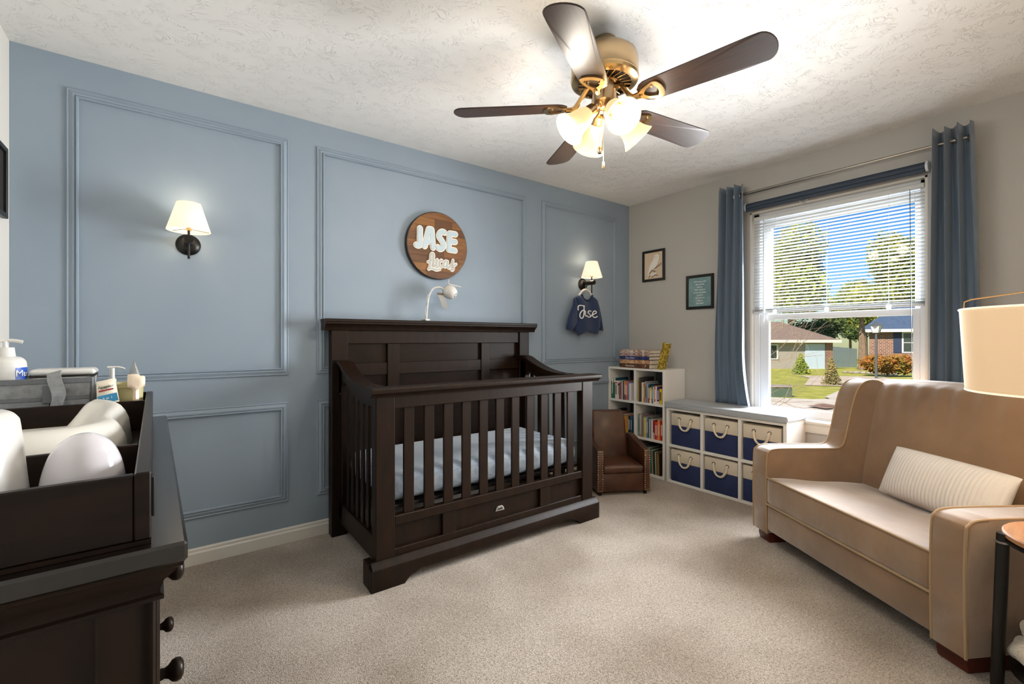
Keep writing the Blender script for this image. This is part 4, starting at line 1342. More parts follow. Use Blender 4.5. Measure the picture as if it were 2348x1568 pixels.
sc2 = MB()
sc2._merge(b)
seat = sc2.build('seat_cushion', 'suede', ls, angle=60)
for z, yy in ((0.378, -0.030), (0.230, -0.033)):
    MB().tube([(xa + 0.002, yy, z), ((xa + xb) / 2, yy - 0.001, z + 0.001), (xb - 0.002, yy, z)], 0.0055, 7).build('piping', 'piping', seat)
# back
bprof = [(0.545, 0.20), (0.565, 0.36), (0.600, 0.55), (0.636, 0.72), (0.660, 0.83), (0.690, 0.895), (0.735, 0.922), (0.775, 0.905), (0.790, 0.86), (0.770, 0.50), (0.720, 0.10), (0.60, 0.10)]
bp_ = [(p.x, p.y) for p in bez([(a, b, 0) for a, b in bprof], 4, True)]
bm2 = MB()
NB = 70
def backf(u, v):
    k_ = v * len(bp_)
    i0 = int(k_) % len(bp_)
    a, b = bp_[i0]
    x = xa - 0.01 + (xb - xa + 0.02) * u
    e = math.sin(PI * u)
    crown = 0.022 * e ** 0.6 if b > 0.55 else 0.0
    frontness = 1.0 if a < 0.70 else 0.0
    pleat = 0.0028 * math.sin(u * 60 + 4 * (b - 0.9)) * max(0, min(1, (b - 0.62) / 0.25)) * frontness
    bulge = 0.020 * e ** 0.5 * frontness * max(0, min(1, (b - 0.25) / 0.2))
    return Vector((x, a - bulge + pleat, b + crown * max(0, (b - 0.55) / 0.4)))
vs = [[bm2.bm.verts.new(backf(i / (NB - 1), j / len(bp_))) for j in range(len(bp_))] for i in range(NB)]
for i in range(NB - 1):
    for j in range(len(bp_)):
        jj = (j + 1) % len(bp_)
        bm2.bm.faces.new((vs[i][j], vs[i + 1][j], vs[i + 1][jj], vs[i][jj]))
bm2.bm.faces.new(vs[0])
bm2.bm.faces.new(list(reversed(vs[-1])))
bm2.build('backrest', 'suede', ls, angle=60)
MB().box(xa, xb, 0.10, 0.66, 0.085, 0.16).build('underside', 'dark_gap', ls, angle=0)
# wooden glider feet
for x0, x1 in ((0.045, 0.135), (1.045, 1.150)):
    MB().prism([(0.0, 0.0), (0.48, 0.0), (0.60, 0.02), (0.62, 0.062), (-0.005, 0.082), (-0.008, 0.03)], x1 - x0, lambda a, b, c: (x0 + c, a, b), 0.004).build('wooden_foot', 'cherry', ls, angle=40)

# lumbar pillow
lp = MB()
PLn, PHt = 0.565, 0.262
def pil(u, v, sgn):
    a = (u - 0.5) * PLn
    b_ = (v - 0.5) * PHt
    eu = max(0, 1 - abs(2 * u - 1) ** 3.2)
    ev_ = max(0, 1 - abs(2 * v - 1) ** 2.4)
    th = 0.062 * (eu ** 0.55) * (ev_ ** 0.6)
    rib = 0.0026 * (abs(math.sin(u * PI * 31)) - 0.5) * (1 if th > 0.01 else 0.2)
    pinch = 1 - 0.05 * (1 - eu ** 0.5)
    a *= 1 - 0.03 * ev_
    return Vector((a, sgn * (th + rib), b_ * pinch))
for sgn in (1, -1):
    lp.grid(187, 22, lambda u, v: pil(u, v, sgn))
bmesh.ops.remove_doubles(lp.bm, verts=lp.bm.verts[:], dist=0.0006)
po = lp.build('lumbar_pillow', 'pillow', None, angle=70, label='long cream ribbed lumbar pillow lying against the loveseat back', cat='pillow')
ang = R(-120.08)
def lsw(s, q, z):
    return LA + Vector((s * math.cos(ang) - q * math.sin(ang), s * math.sin(ang) + q * math.cos(ang), z))
po.matrix_world = Matrix.Translation(lsw(0.655, 0.478, 0.478)) @ Matrix.Rotation(ang, 4, 'Z') @ Matrix.Rotation(R(-3), 4, 'Z') @ Matrix.Rotation(R(-24), 4, 'X') @ Matrix.Rotation(R(0), 4, 'Y')

# ------------------------------------------------------------------ side table, lamp, blanket
TC = Vector((-1.290, -2.793, 0))
tb_ = thing('side_table', 'round wood-topped side table with black metal legs beside the loveseat', 'table', TC)
MB().lathe([(0.0, 0.516), (0.184, 0.516), (0.190, 0.520), (0.190, 0.532), (0.186, 0.536), (0.0, 0.536)], (0, 0, 0), 48).build('table_top', 'table_wood', tb_)
MB().tube([(0.184 * math.cos(a), 0.184 * math.sin(a), 0.508) for a in [2 * PI * i / 40 for i in range(40)]], 0.007, 8, closed=True).build('top_ring', 'black_metal', tb_)
for a in (108, 228, 348):
    ca, sa = math.cos(R(a)), math.sin(R(a))
    lg = MB().cyl((0.205 * ca, 0.205 * sa, 0.0), (0.190 * ca, 0.190 * sa, 0.528), 0.0165, n=18).build('leg', 'black_metal', tb_)
    MB().cyl((0.1905 * ca, 0.1905 * sa, 0.497), (0.1905 * ca, 0.1905 * sa, 0.503), 0.019, n=18).build('clamp_ring', 'steel', lg)
MB().lathe([(0.0, 0.086), (0.168, 0.086), (0.174, 0.090), (0.174, 0.100), (0.0, 0.100)], (0, 0, 0), 40).build('lower_shelf', 'black_metal', tb_)
bk_ = MB()
for i, (dx, dy, dz, r, sq) in enumerate(((-0.06, 0.045, 0.15, 0.085, (1, 0.8, 0.5)), (-0.03, 0.02, 0.21, 0.08, (1, 0.9, 0.42)), (0.02, -0.03, 0.155, 0.10, (1, 1, 0.5)), (-0.09, 0.02, 0.135, 0.06, (0.8, 0.9, 0.55)))):
    bk_.ball((dx, dy, dz), r, 48, sq)
for v in bk_.bm.verts:
    v.co += Vector((math.sin(v.co.z * 90 + v.co.x * 40), math.cos(v.co.x * 70), math.sin(v.co.y * 80 + v.co.x * 50))) * 0.005
bko = bk_.build('plush_blanket', 'blanket', None, angle=80, label='bunched cream plush blanket on the lower shelf of the side table', cat='blanket')
bko.location = TC + Vector((0.045, 0.06, 0.0))

LC = Vector((-1.212, -2.741, 0.5365))
tl = thing('table_lamp', 'table lamp with a large linen drum shade cut by the right edge', 'lamp', LC)
MB().lathe([(0.0, 0.0), (0.048, 0.0), (0.050, 0.006), (0.046, 0.014), (0.024, 0.022), (0.014, 0.032), (0.010, 0.06), (0.010, 0.40), (0.016, 0.41), (0.016, 0.46), (0.0, 0.46)], (0, 0, 0), 32).build('base', 'black_metal', tl)
MB().lathe([(0.0, 0.46), (0.014, 0.462), (0.028, 0.50), (0.030, 0.52), (0.022, 0.545), (0.0, 0.555)], (0, 0, 0), 20).build('light_bulb', 'bulb', tl)
SZ0, SZ1, SR0, SR1 = 0.446, 0.726, 0.236, 0.252
shd = MB().lathe([(SR0, SZ0), (SR0 + 0.002, SZ0 + 0.012), (SR1 - 0.001, SZ1 - 0.012), (SR1, SZ1)], (0, 0, 0), 72, cap=False).build('lamp_shade', 'lamp_linen', tl, angle=60)
shd.modifiers.new('thickness', 'SOLIDIFY').thickness = 0.003
for r_, z in ((SR0, SZ0), (SR1, SZ1)):
    MB().tube([(r_ * math.cos(a), r_ * math.sin(a), z) for a in [2 * PI * i / 60 for i in range(60)]], 0.0035, 6, closed=True).build('shade_rim', 'linen_shade', tl)
wr = MB()
for a0 in (112, 232, 352):
    a = R(a0)
    ca, sa = math.cos(a), math.sin(a)
    wr.tube([(SR1 * 0.98 * ca, SR1 * 0.98 * sa, SZ1 - 0.005), (SR1 * 0.97 * ca, SR1 * 0.97 * sa, SZ1 + 0.026), (SR1 * 0.90 * ca, SR1 * 0.90 * sa, SZ1 + 0.034), (0.05 * ca, 0.05 * sa, SZ1 + 0.062), (0.0, 0.0, SZ1 + 0.062)], 0.0024, 6)
wr.build('shade_spider', 'nickel', tl)
MB().tube(bez([(0.016, 0, 0.44), (0.085, 0, 0.52), (0.085, 0, 0.64), (0.0, 0, 0.775), (-0.085, 0, 0.64), (-0.085, 0, 0.52), (-0.016, 0, 0.44)], 6), 0.0022, 6).build('harp', 'black_metal', tl)
MB().lathe([(0.0, 0.75), (0.008, 0.75), (0.008, 0.785), (0.004, 0.795), (0.007, 0.807), (0.0, 0.815)], (0, 0, 0), 12).build('finial', 'nickel', tl)
lamp('table_lamp_light', 'POINT', LC + Vector((0, 0, SZ0 - 0.02)), 4.0, (1.0, 0.78, 0.52), shadow_soft_size=0.10)
lamp('table_lamp_light', 'POINT', LC + Vector((0, 0, SZ1 + 0.09)), 1.0, (1.0, 0.78, 0.52), shadow_soft_size=0.10)

# ------------------------------------------------------------------ ceiling fan
FC = Vector((-2.033, -1.516, 0))
fan = thing('ceiling_fan', 'five-blade ceiling fan with brushed nickel motor and four lit glass shades', 'ceiling fan', (FC.x, FC.y, 2.0))
def fz(z):
    return z - 2.0
MB().lathe([(0.052, fz(2.44)), (0.052, fz(2.41)), (0.046, fz(2.392)), (0.046, fz(2.384)), (0.0, fz(2.384))], (0, 0, 0), 32).build('ceiling_mount', 'nickel', fan)
MB().lathe([(0.0, fz(2.388)), (0.06, fz(2.388)), (0.118, fz(2.382)), (0.136, fz(2.366)), (0.142, fz(2.345)), (0.142, fz(2.285)), (0.139, fz(2.279)), (0.0, fz(2.279))], (0, 0, 0), 48).build('motor_housing', 'nickel', fan)
MB().lathe([(0.142, fz(2.279)), (0.1445, fz(2.272)), (0.140, fz(2.262)), (0.128, fz(2.256)), (0.112, fz(2.252)), (0.112, fz(2.262)), (0.070, fz(2.262)), (0.070, fz(2.246)), (0.058, fz(2.243)), (0.0, fz(2.243))], (0, 0, 0), 48).build('vent_ring', 'nickel_bright', fan)
MB().lathe([(0.112, 0), (0.070, 0)], (0, 0, fz(2.2615)), 48, cap=False).build('vent_recess', 'dark_gap', fan)
vr = MB()
for i in range(24):
    a = 2 * PI * i / 24
    ca, sa = math.cos(a), math.sin(a)
    ca2, sa2 = math.cos(a + 0.10), math.sin(a + 0.10)
    vr.tube([(0.068 * ca, 0.068 * sa, fz(2.252)), (0.114 * ca2, 0.114 * sa2, fz(2.256))], 0.0032, 6)
vro = vr.build('vent_ribs', 'nickel_bright', fan)
vro['kind'] = 'stuff'
MB().lathe([(0.0, fz(2.250)), (0.050, fz(2.250)), (0.052, fz(2.236)), (0.050, fz(2.228)), (0.050, fz(2.188)), (0.046, fz(2.176)), (0.030, fz(2.166)), (0.022, fz(2.150)), (0.0, fz(2.142))], (0, 0, 0), 32).build('switch_housing', 'nickel', fan)
# blades and blade irons
NBL = 14
bl_out = []
for i in range(NBL + 1):
    t_ = i / NBL
    x = 0.165 + 0.445 * t_
    bl_out.append((x, -(0.056 + 0.014 * t_)))
tip = [(0.61 + 0.046 * math.sin(a), -0.070 * math.cos(a)) for a in [PI * i / 12 for i in range(1, 12)]]
bpoly = bl_out + tip + [(x, -y) for x, y in reversed(bl_out)]
bpoly[0] = (0.178, -0.048)
bpoly.insert(0, (0.160, -0.028))
bpoly[-1] = (0.178, 0.048)
bpoly.append((0.160, 0.028))
blade_me = MB().prism(bpoly, 0.006, lambda a, b, c: (a, b, c), 0.0015, 1).mesh('blade', 'blade_wood')
iron = MB()
io = [(0.168, -0.012), (0.200, -0.016), (0.228, -0.034), (0.262, -0.047), (0.285, -0.044), (0.297, -0.020), (0.299, 0.0), (0.297, 0.020), (0.285, 0.044), (0.262, 0.047), (0.228, 0.034), (0.200, 0.016), (0.178, 0.012)]
ii = [(0.222, -0.006), (0.240, -0.024), (0.266, -0.030), (0.276, -0.014), (0.278, 0.0), (0.276, 0.014), (0.266, 0.030), (0.240, 0.024), (0.222, 0.006)]
def ringplate(mb, outer, inner, z0, z1):
    O = [(p.x, p.y) for p in bez([(a, b, 0) for a, b in outer], 3, True)]
    I = [(p.x, p.y) for p in bez([(a, b, 0) for a, b in inner], 4, True)]
    n = 72
    def samp(L, ang_, c):
        best, bp = -9, None
        for p in L:
            d = Vector((p[0] - c[0], p[1] - c[1]))
            if d.length < 1e-6:
                continue
            s_ = d.normalized().dot(Vector((math.cos(ang_), math.sin(ang_))))
            if s_ > best:
                best, bp = s_, p
        return bp
    c = (0.252, 0.0)
    ov, iv = [], []
    for i in range(n):
        a = 2 * PI * i / n
        p, q = samp(O, a, c), samp(I, a, c)
        ov.append([mb.bm.verts.new((p[0], p[1], z)) for z in (z0, z1)])
        iv.append([mb.bm.verts.new((q[0], q[1], z)) for z in (z0, z1)])
    for i in range(n):
        j = (i + 1) % n
        for quad in ((ov[i][0], ov[j][0], iv[j][0], iv[i][0]), (ov[i][1], iv[i][1], iv[j][1], ov[j][1]), (ov[i][0], ov[i][1], ov[j][1], ov[j][0]), (iv[i][0], iv[j][0], iv[j][1], iv[i][1])):
            if len(set(quad)) == 4:
                try:
                    mb.bm.faces.new(quad)
                except ValueError:
                    pass
ringplate(iron, io, ii, -0.008, -0.0005)
bmesh.ops.remove_doubles(iron.bm, verts=iron.bm.verts[:], dist=0.0002)
for v in iron.bm.verts:
    v.co.x = 0.130 + (v.co.x - 0.168) * 1.0
iron.tube(bez([(0.050, 0.0, 0.086), (0.075, 0.0, 0.074), (0.105, 0, 0.030), (0.130, 0, 0.000), (0.165, 0, -0.004)], 5), 0.011, 8)
for yy in (-0.030, 0.030):
    iron.cyl((0.224, yy, -0.012), (0.224, yy, -0.004), 0.005, n=8)
iron.cyl((0.170, 0, -0.012), (0.170, 0, -0.004), 0.005, n=8)
iron_me = iron.mesh('blade_iron', 'nickel_bright', 40)
for i in range(5):
    a = R(-5.5 + 72 * i)
    o = inst(blade_me, 'blade', fan, (0, 0, fz(2.155)))
    o.rotation_euler = Matrix.Rotation(a, 4, 'Z').to_euler()
    o.rotation_euler = (Matrix.Rotation(a, 4, 'Z') @ Matrix.Rotation(R(-12), 4, 'X')).to_euler()
    k2 = inst(iron_me, 'blade_iron', o)
# light kit
LIGHTS = []
for i in range(4):
    a = R(-111 + 90 * i)
    rad = Vector((math.cos(a), math.sin(a), 0))
    axis = (rad * 0.74 - Vector((0, 0, 1)) * 0.67).normalized()
    p0 = rad * 0.030 + Vector((0, 0, fz(2.165)))
    p1 = rad * 0.066 + Vector((0, 0, fz(2.128)))
    ar = MB()
    ar.tube(bez([p0 - rad * 0.01, (p0 + p1) / 2 + Vector((0, 0, 0.004)), p1], 4), 0.012, 10)
    ar.lathe([(0.018, -0.028), (0.026, -0.020), (0.029, 0.0), (0.031, 0.022), (0.028, 0.024), (0.0, 0.024)], p1, 24, axis)
    ao = ar.build('light_arm', 'nickel', fan)
    s0 = p1 + axis * 0.012
    gs = MB().lathe([(0.027, 0.0), (0.034, 0.006), (0.040, 0.020), (0.044, 0.045), (0.048, 0.070), (0.056, 0.094), (0.068, 0.114), (0.073, 0.120)], s0, 36, axis, cap=False).build('glass_shade', 'glass_shade', ao, angle=60)
    gs.modifiers.new('thickness', 'SOLIDIFY').thickness = 0.003
    MB().lathe([(0.0, 0.014), (0.012, 0.016), (0.016, 0.030), (0.026, 0.055), (0.029, 0.072), (0.024, 0.092), (0.0, 0.102)], s0, 18, axis).build('light_bulb', 'bulb', ao)
    LIGHTS.append(FC + Vector((0, 0, 2.0)) + s0 + axis * 0.165)
lamp('fan_light', 'POINT', FC + Vector((0, 0, 2.085)), 2.5, (1.0, 0.66, 0.34), shadow_soft_size=0.03)  # added lamp, no bulb at the hub: stands for warm glow leaking onto blades
for p in LIGHTS:
    lamp('fan_light', 'POINT', p, 3.4, (1.0, 0.92, 0.80), shadow_soft_size=0.045)
for (dx, dy, z1, big) in ((-0.035, -0.005, 1.965, True), (-0.029, -0.020, 1.900, False)):
    ch = MB()
    ch.cyl((dx, dy, fz(2.19)), (dx, dy, fz(z1)), 0.0011, n=6)
    cho = ch.build('pull_chain', 'nickel_bright', fan)
    pd = MB()
    if big:
        pd.lathe([(0.0, 0.012), (0.006, 0.010), (0.011, 0.0), (0.012, -0.010), (0.008, -0.018), (0.0, -0.020)], (dx, dy, fz(z1)), 16)
    else:
        pd.lathe([(0.0, 0.010), (0.005, 0.008), (0.006, -0.010), (0.004, -0.022), (0.0, -0.024)], (dx, dy, fz(z1)), 12)
    pd.build('chain_pull', 'nickel', cho)

# ------------------------------------------------------------------ dresser with changing tray
DO = Vector((-3.500, -2.075, 0))
DR = R(1.78)
def dl(x, y, z):
    return DO + Vector((x * math.cos(DR) - y * math.sin(DR), x * math.sin(DR) + y * math.cos(DR), z))
ds = thing('dresser', 'dark espresso dresser with round wooden knobs along the left wall', 'dresser', DO, DR)
DL, DD = 1.317, 0.525
def db(x0, x1, y0, y1, z0, z1, name, bev=0.003, m='espresso', parent=None):
    return MB().box(x0, x1, y0, y1, z0, z1, bev).build(name, m, parent or ds)
db(-DD, 0.0, 0.0, DL, 0.852, 0.880, 'top', 0.004, 'espresso_top')
def rim(prof, name):
    """profile (inset from the top's edge, z) round three sides"""
    mb = MB()
    loops = [[mb.bm.verts.new(p) for p in ((-DD, i_, z), (-i_, i_, z), (-i_, DL - i_, z), (-DD, DL - i_, z))] for i_, z in prof]
    for a, b in zip(loops, loops[1:]):
        for i in range(3):
            mb.bm.faces.new((a[i], a[i + 1], b[i + 1], b[i]))
    mb.build(name, 'espresso_dark', ds, angle=30)
rim([(0.004, 0.852), (0.006, 0.846), (0.012, 0.843), (0.014, 0.838), (0.026, 0.824), (0.030, 0.812), (0.030, 0.806), (0.026, 0.803), (0.026, 0.798), (0.034, 0.794), (0.06, 0.794)], 'cornice')
BX0, BX1, BY0, BY1 = -DD, -0.036, 0.036, DL - 0.036
db(BX0, BX1 - 0.02, BY0 + 0.012, BY1 - 0.012, 0.06, 0.80, 'carcass', 0.002, 'espresso')
for yy in (BY0, BY1 - 0.012):
    db(BX1 - 0.062, BX1, yy, yy + 0.013, 0.0, 0.80, 'end_stile')
    db(BX0, BX0 + 0.06, yy, yy + 0.013, 0.0, 0.80, 'end_stile')
    db(BX0 + 0.06, BX1 - 0.062, yy, yy + 0.013, 0.04, 0.12, 'end_rail')
db(BX1 - 0.022, BX1, BY0 + 0.013, BY1 - 0.013, 0.03, 0.180, 'front_rail')
for yy in (BY0, BY1 - 0.05, (BY0 + BY1) / 2 - 0.02):
    db(BX1 - 0.022, BX1 + 0.001, yy, yy + (0.05 if yy != (BY0 + BY1) / 2 - 0.02 else 0.04), 0.0, 0.80, 'front_stile')
knob_prof = [(0.0, 0.0), (0.010, 0.0), (0.011, 0.004), (0.0095, 0.010), (0.012, 0.016), (0.019, 0.022), (0.0215, 0.029), (0.020, 0.036), (0.012, 0.041), (0.0, 0.042)]
knob_me = MB().lathe(knob_prof, (0, 0, 0), 24, Vector((1, 0, 0))).mesh('knob', 'espresso_dark', 60)
half = (BY1 - BY0) / 2
for cidx in range(2):
    y0 = BY0 + 0.054 + cidx * (half - 0.016)
    y1 = y0 + half - 0.095
    for z0, z1 in ((0.612, 0.790), (0.406, 0.596), (0.192, 0.390)):
        dw = db(BX1 - 0.020, BX1 + 0.006, y0, y1, z0, z1, 'drawer', 0.004)
        inst(knob_me, 'knob', dw, (BX1 + 0.005, (y0 + y1) / 2, (z0 + z1) / 2))

tr = thing('changing_tray', 'dark wooden changing tray with compartments on top of the dresser', 'tray', dl(0, 0, 0.8805), DR)
TX0, TX1, TY0, TY1, TH = -0.505, -0.040, 0.022, 1.240, 0.098
def tbx(x0, x1, y0, y1, z0, z1, name, m='espresso_dark', bev=0.002):
    return MB().box(x0, x1, y0, y1, z0, z1, bev).build(name, m, tr)
tbx(TX0, TX1, TY0, TY1, 0.0, 0.006, 'tray_floor', bev=0)
tbx(TX1 - 0.018, TX1, TY0, TY1, 0.006, TH, 'side_wall')
tbx(TX0, TX0 + 0.018, TY0, TY1, 0.006, TH, 'side_wall')
tbx(TX0 + 0.018, TX1 - 0.018, TY0 + 0.002, TY0 + 0.016, 0.006, TH - 0.002, 'end_wall')
tbx(TX0 + 0.018, TX1 - 0.018, TY1 - 0.016, TY1, 0.006, TH, 'end_wall')
for yy in (0.262, 0.993):
    tbx(TX0 + 0.018, TX1 - 0.018, yy, yy + 0.012, 0.006, TH - 0.004, 'divider')
tbx(TX1, TX1 + 0.004, TY0 + 0.02, TY0 + 0.045, 0.030, 0.085, 'slot_patch', 'black_metal', 0.001)  # dark block standing in for the shade of a slot in this wall

# contoured changing pad
pad = MB()
PA, PB = 0.205, 0.345
pcx, pcy = (TX0 + TX1) / 2, (0.274 + 0.993) / 2
def padf(u, v):
    a = u * 2 * PI
    rho = v
    yy = math.sin(a)
    xx = math.cos(a)
    sup = (abs(xx) ** 3.0 + abs(yy) ** 3.0) ** (-1 / 3.0)
    yb = yy * sup * PB * rho
    waist = 1.0 - 0.13 * math.exp(-((yb - 0.02) / 0.12) ** 2)
    xb = xx * sup * PA * rho * waist
    edge = abs(yb) / PB
    lobes = 0.80 + 0.20 * min(1, edge * 1.3)
    sm_ = max(0.0, min(1.0, (yy - 0.80) / 0.16))
    lobes *= 1.0 - 0.88 * (sm_ * sm_ * (3 - 2 * sm_))
    if rho < 0.80:
        t_ = max(0, (rho - 0.40) / 0.40)
        h = 0.030 + 0.082 * lobes * (t_ * t_ * (3 - 2 * t_))
    else:
        t_ = (rho - 0.80) / 0.20
        h = (0.030 + 0.082 * lobes) * math.sqrt(max(0, 1 - t_ ** 2.4)) 
    return Vector((pcx + xb, pcy + yb, 0.0065 + h))
pad.grid(96, 30, lambda u, v: padf(u, 0.03 + 0.97 * v), closed_u=True)
pad.bm.faces.new([v for v in pad.bm.verts if abs(math.hypot((v.co.x - pcx) / PA, (v.co.y - pcy) / PB)) < 0.045][:96]) if False else None
pad.grid(96, 2, lambda u, v: padf(u, 0.03) * v + Vector((pcx, pcy, 0.0365)) * (1 - v), closed_u=True)
pad.grid(96, 2, lambda u, v: Vector((padf(u, 1.0).x, padf(u, 1.0).y, 0.0065)) * v + Vector((pcx, pcy, 0.0065)) * (1 - v), closed_u=True)
bmesh.ops.remove_doubles(pad.bm, verts=pad.bm.verts[:], dist=0.0004)
pdo = pad.build('changing_pad', 'pad_cream', None, angle=70, label='glossy cream contoured changing pad in the tray', cat='changing pad')
pdo.location = dl(0, 0, 0.8805)
pdo.rotation_euler = (0, 0, DR)

TZ = 0.8875                                   # floor of the tray
# near compartment
cn = thing('white_canister', 'tapered matte white canister cut by the left edge, in the near tray compartment', 'canister', (-3.752, -1.942, TZ))
MB().lathe([(0.0, 0.0), (0.076, 0.0)] + smooth_prof([(0.079, 0.004), (0.0725, 0.078), (0.066, 0.150), (0.0625, 0.165), (0.053, 0.1735), (0.038, 0.175)], 5) + [(0.034, 0.171), (0.0, 0.170)], (0, 0, 0), 64).build('body', 'plastic_white', cn)
MB().tube([(0.034 * math.cos(a), 0.034 * math.sin(a), 0.1745) for a in [2 * PI * i / 36 for i in range(36)]], 0.0015, 6, closed=True).build('lid_seam', 'tag_grey', cn)
eg = thing('egg_night_light', 'glossy white egg-shaped night light beside the canister in the tray', 'night light', (-3.622, -1.938, TZ))
MB().lathe([(0.0, 0.0), (0.036, 0.0)] + smooth_prof([(0.043, 0.006), (0.0475, 0.030), (0.048, 0.048), (0.046, 0.072), (0.040, 0.098), (0.031, 0.117), (0.018, 0.129), (0.008, 0.1335), (0.0, 0.1345)], 5), (0, 0, 0), 64).build('shell', 'plastic_gloss', eg)
MB().lathe([(0.037, 0.0), (0.040, 0.0), (0.0432, 0.004), (0.042, 0.005)], (0, 0, 0), 40, cap=False).build('base_ring', 'tag_grey', eg)

# felt caddy
cd = thing('felt_caddy', 'grey felt diaper caddy with strap handle in the far tray compartment', 'caddy', (-3.852, -0.958, TZ), DR)
cw, cdp, chh = 0.136, 0.088, 0.158
for nm, (x0, x1, y0, y1) in {'front_side': (-cw, cw, -cdp, -cdp + 0.005), 'back_side': (-cw, cw, cdp - 0.005, cdp), 'end_side': (cw - 0.005, cw, -cdp, cdp), 'other_end_side': (-cw, -cw + 0.005, -cdp, cdp)}.items():
    MB().box(x0, x1, y0, y1, 0.0, chh, 0.001).build('end_panel' if 'end' in nm else 'long_panel', 'felt', cd)
MB().box(-cw, cw, -cdp, cdp, 0.0, 0.004).build('caddy_floor', 'felt', cd, angle=0)
for y, s in ((-cdp, -1), (cdp, 1)):
    MB().box(-cw - 0.002, cw + 0.002, y - 0.003, y + 0.003, chh - 0.012, chh + 0.003, 0.001).build('top_binding', 'felt_edge', cd)
for x0, x1 in ((-cw, 0.052), (0.056, cw)):
    MB().box(x0 + 0.004, x1 - 0.004, -cdp - 0.007, -cdp, 0.012, 0.108, 0.001).build('front_pocket', 'felt', cd)
    MB().box(x0 + 0.004, x1 - 0.004, -cdp - 0.0085, -cdp, 0.098, 0.108, 0.001).build('pocket_binding', 'felt_edge', cd)
st_ = MB()
P_ = bez([(0.055, -cdp - 0.010, 0.020), (0.060, -cdp - 0.016, 0.075), (0.066, -cdp - 0.018, 0.110), (0.060, -cdp - 0.014, 0.150), (0.060, -cdp + 0.002, 0.172), (0.060, -cdp + 0.03, 0.172)], 5)
st_.grid(2, len(P_), lambda u, v: P_[min(len(P_) - 1, int(round(v * (len(P_) - 1))))] + Vector((0.028 * u - 0.014 + 0.004 * math.sin(v * 5), 0, 0.010 * u)))
sto = st_.build('strap_handle', 'felt', cd, angle=0)
sto.modifiers.new('thickness', 'SOLIDIFY').thickness = 0.003
MB().box(0.036, 0.066, -cdp - 0.012, -cdp - 0.007, 0.092, 0.142, 0.001).build('strap_patch', 'felt_edge', cd)
# wipes
wp = MB().box(-0.076, 0.056, -0.050, 0.050, 0.0, 0.158, 0.016, 4).build('tub', 'plastic_white', None)
wt = thing('wipes_box', 'white wipes box with a domed lid inside the felt caddy', 'box', (-3.782, -0.952, TZ + 0.0045), DR)
wp.parent = wt
MB().box(-0.072, 0.072, -0.047, 0.047, 0.160, 0.180, 0.012, 4).build('lid', 'plastic_white', wt, angle=60)
MB().box(-0.070, 0.070, -0.045, 0.045, 0.157, 0.162).build('lid_gap', 'dark_gap', wt, angle=0)
# lotion bottle
lb = thing('lotion_bottle', 'big white lotion pump bottle with a blue Must label in the caddy', 'bottle', (-3.898, -0.985, TZ + 0.0045))
MB().lathe([(0.0, 0.0), (0.040, 0.0), (0.0425, 0.004), (0.0425, 0.190)] + smooth_prof([(0.0425, 0.192), (0.040, 0.206), (0.031, 0.216), (0.019, 0.219)], 5) + [(0.0, 0.219)], (0, 0, 0), 48).build('body', 'plastic_white', lb)
MB().lathe([(0.0, 0.216), (0.0195, 0.216), (0.0205, 0.220), (0.0180, 0.244), (0.0, 0.244)], (0, 0, 0), 28).build('collar', 'plastic_white', lb)
pm = MB()
pm.cyl((0, 0, 0.243), (0, 0, 0.262), 0.0055, n=12)
pm.tube(bez([(-0.016, -0.004, 0.262), (0.0, 0.0, 0.2635), (0.018, 0.0, 0.263), (0.034, 0.0, 0.259)], 4), 0.005, 10)
pm.build('pump', 'plastic_white', lb)
def curvefn(rad, a0):
    return lambda a, b, c: ((rad + c) * math.cos(a0 + a / rad), (rad + c) * math.sin(a0 + a / rad), b)
A0 = R(-13)
def patch(name, a0, a1, z0, z1, m, rad=0.0428):
    mb = MB()
    mb.grid(14, 2, lambda u, v: Vector((rad * math.cos(a0 + (a1 - a0) * u), rad * math.sin(a0 + (a1 - a0) * u), z0 + (z1 - z0) * v)))
    return mb.build(name, m, lb, angle=60)
patch('label', R(-52), R(40), 0.152, 0.188, 'label_blue')
patch('label_strip', R(-38), R(40), 0.138, 0.152, 'label_cyan')
cf = curvefn(0.0431, A0)
lettering('Must', 0.026, 'ink_white', lb, lambda a, b, c: cf(a - 0.004, b + 0.171, c))
cf2 = curvefn(0.0431, R(2))
swp = MB()
stroke(swp, [(-0.012, 0.157), (0.0, 0.156), (0.016, 0.158)], 0.0011, 0.0, 0.0003, lambda a, b, c: cf2(a, b, c))
swp.build('label_swoosh', 'ink_white', lb, angle=0)
# ointment packet
ap = thing('ointment_tube', 'cream Aquaphor tube with red bar and blue 3 in 1 band', 'tube', (-3.672, -1.052, TZ), 0.0)
apoly = [(-0.027, 0.002), (0.033, 0.002), (0.012, 0.156), (-0.030, 0.146)]
puff(MB(), apoly, lambda a, b, t_: Vector((a, -t_, b)), 0.010, step=0.010, reach=0.02).build('tube_body', 'pack_cream', ap, angle=60)
apf = lambda a, b, c: (a, -0.0108 - c, b)
sl = 0.22
def slant(a, b, c):
    return (a, -0.0108 - c, b + a * sl)
MB().prism([(-0.026, 0.110), (0.0165, 0.110), (0.0205, 0.086), (-0.0265, 0.086)], 0.0004, slant).build('blue_band', 'pack_blue', ap, angle=0)
MB().prism([(-0.024, 0.1255), (0.009, 0.1255), (0.0095, 0.1215), (-0.024, 0.1215)], 0.0004, slant).build('red_bar', 'ink_red', ap, angle=0)
lettering('Aquaphor', 0.0125, 'ink_black', ap, lambda a, b, c: slant(a * 0.70 - 0.0080, b + 0.1335, c + 0.0002))
lettering('3 in 1', 0.010, 'ink_white', ap, lambda a, b, c: slant(a - 0.004, b + 0.099, c + 0.0006))
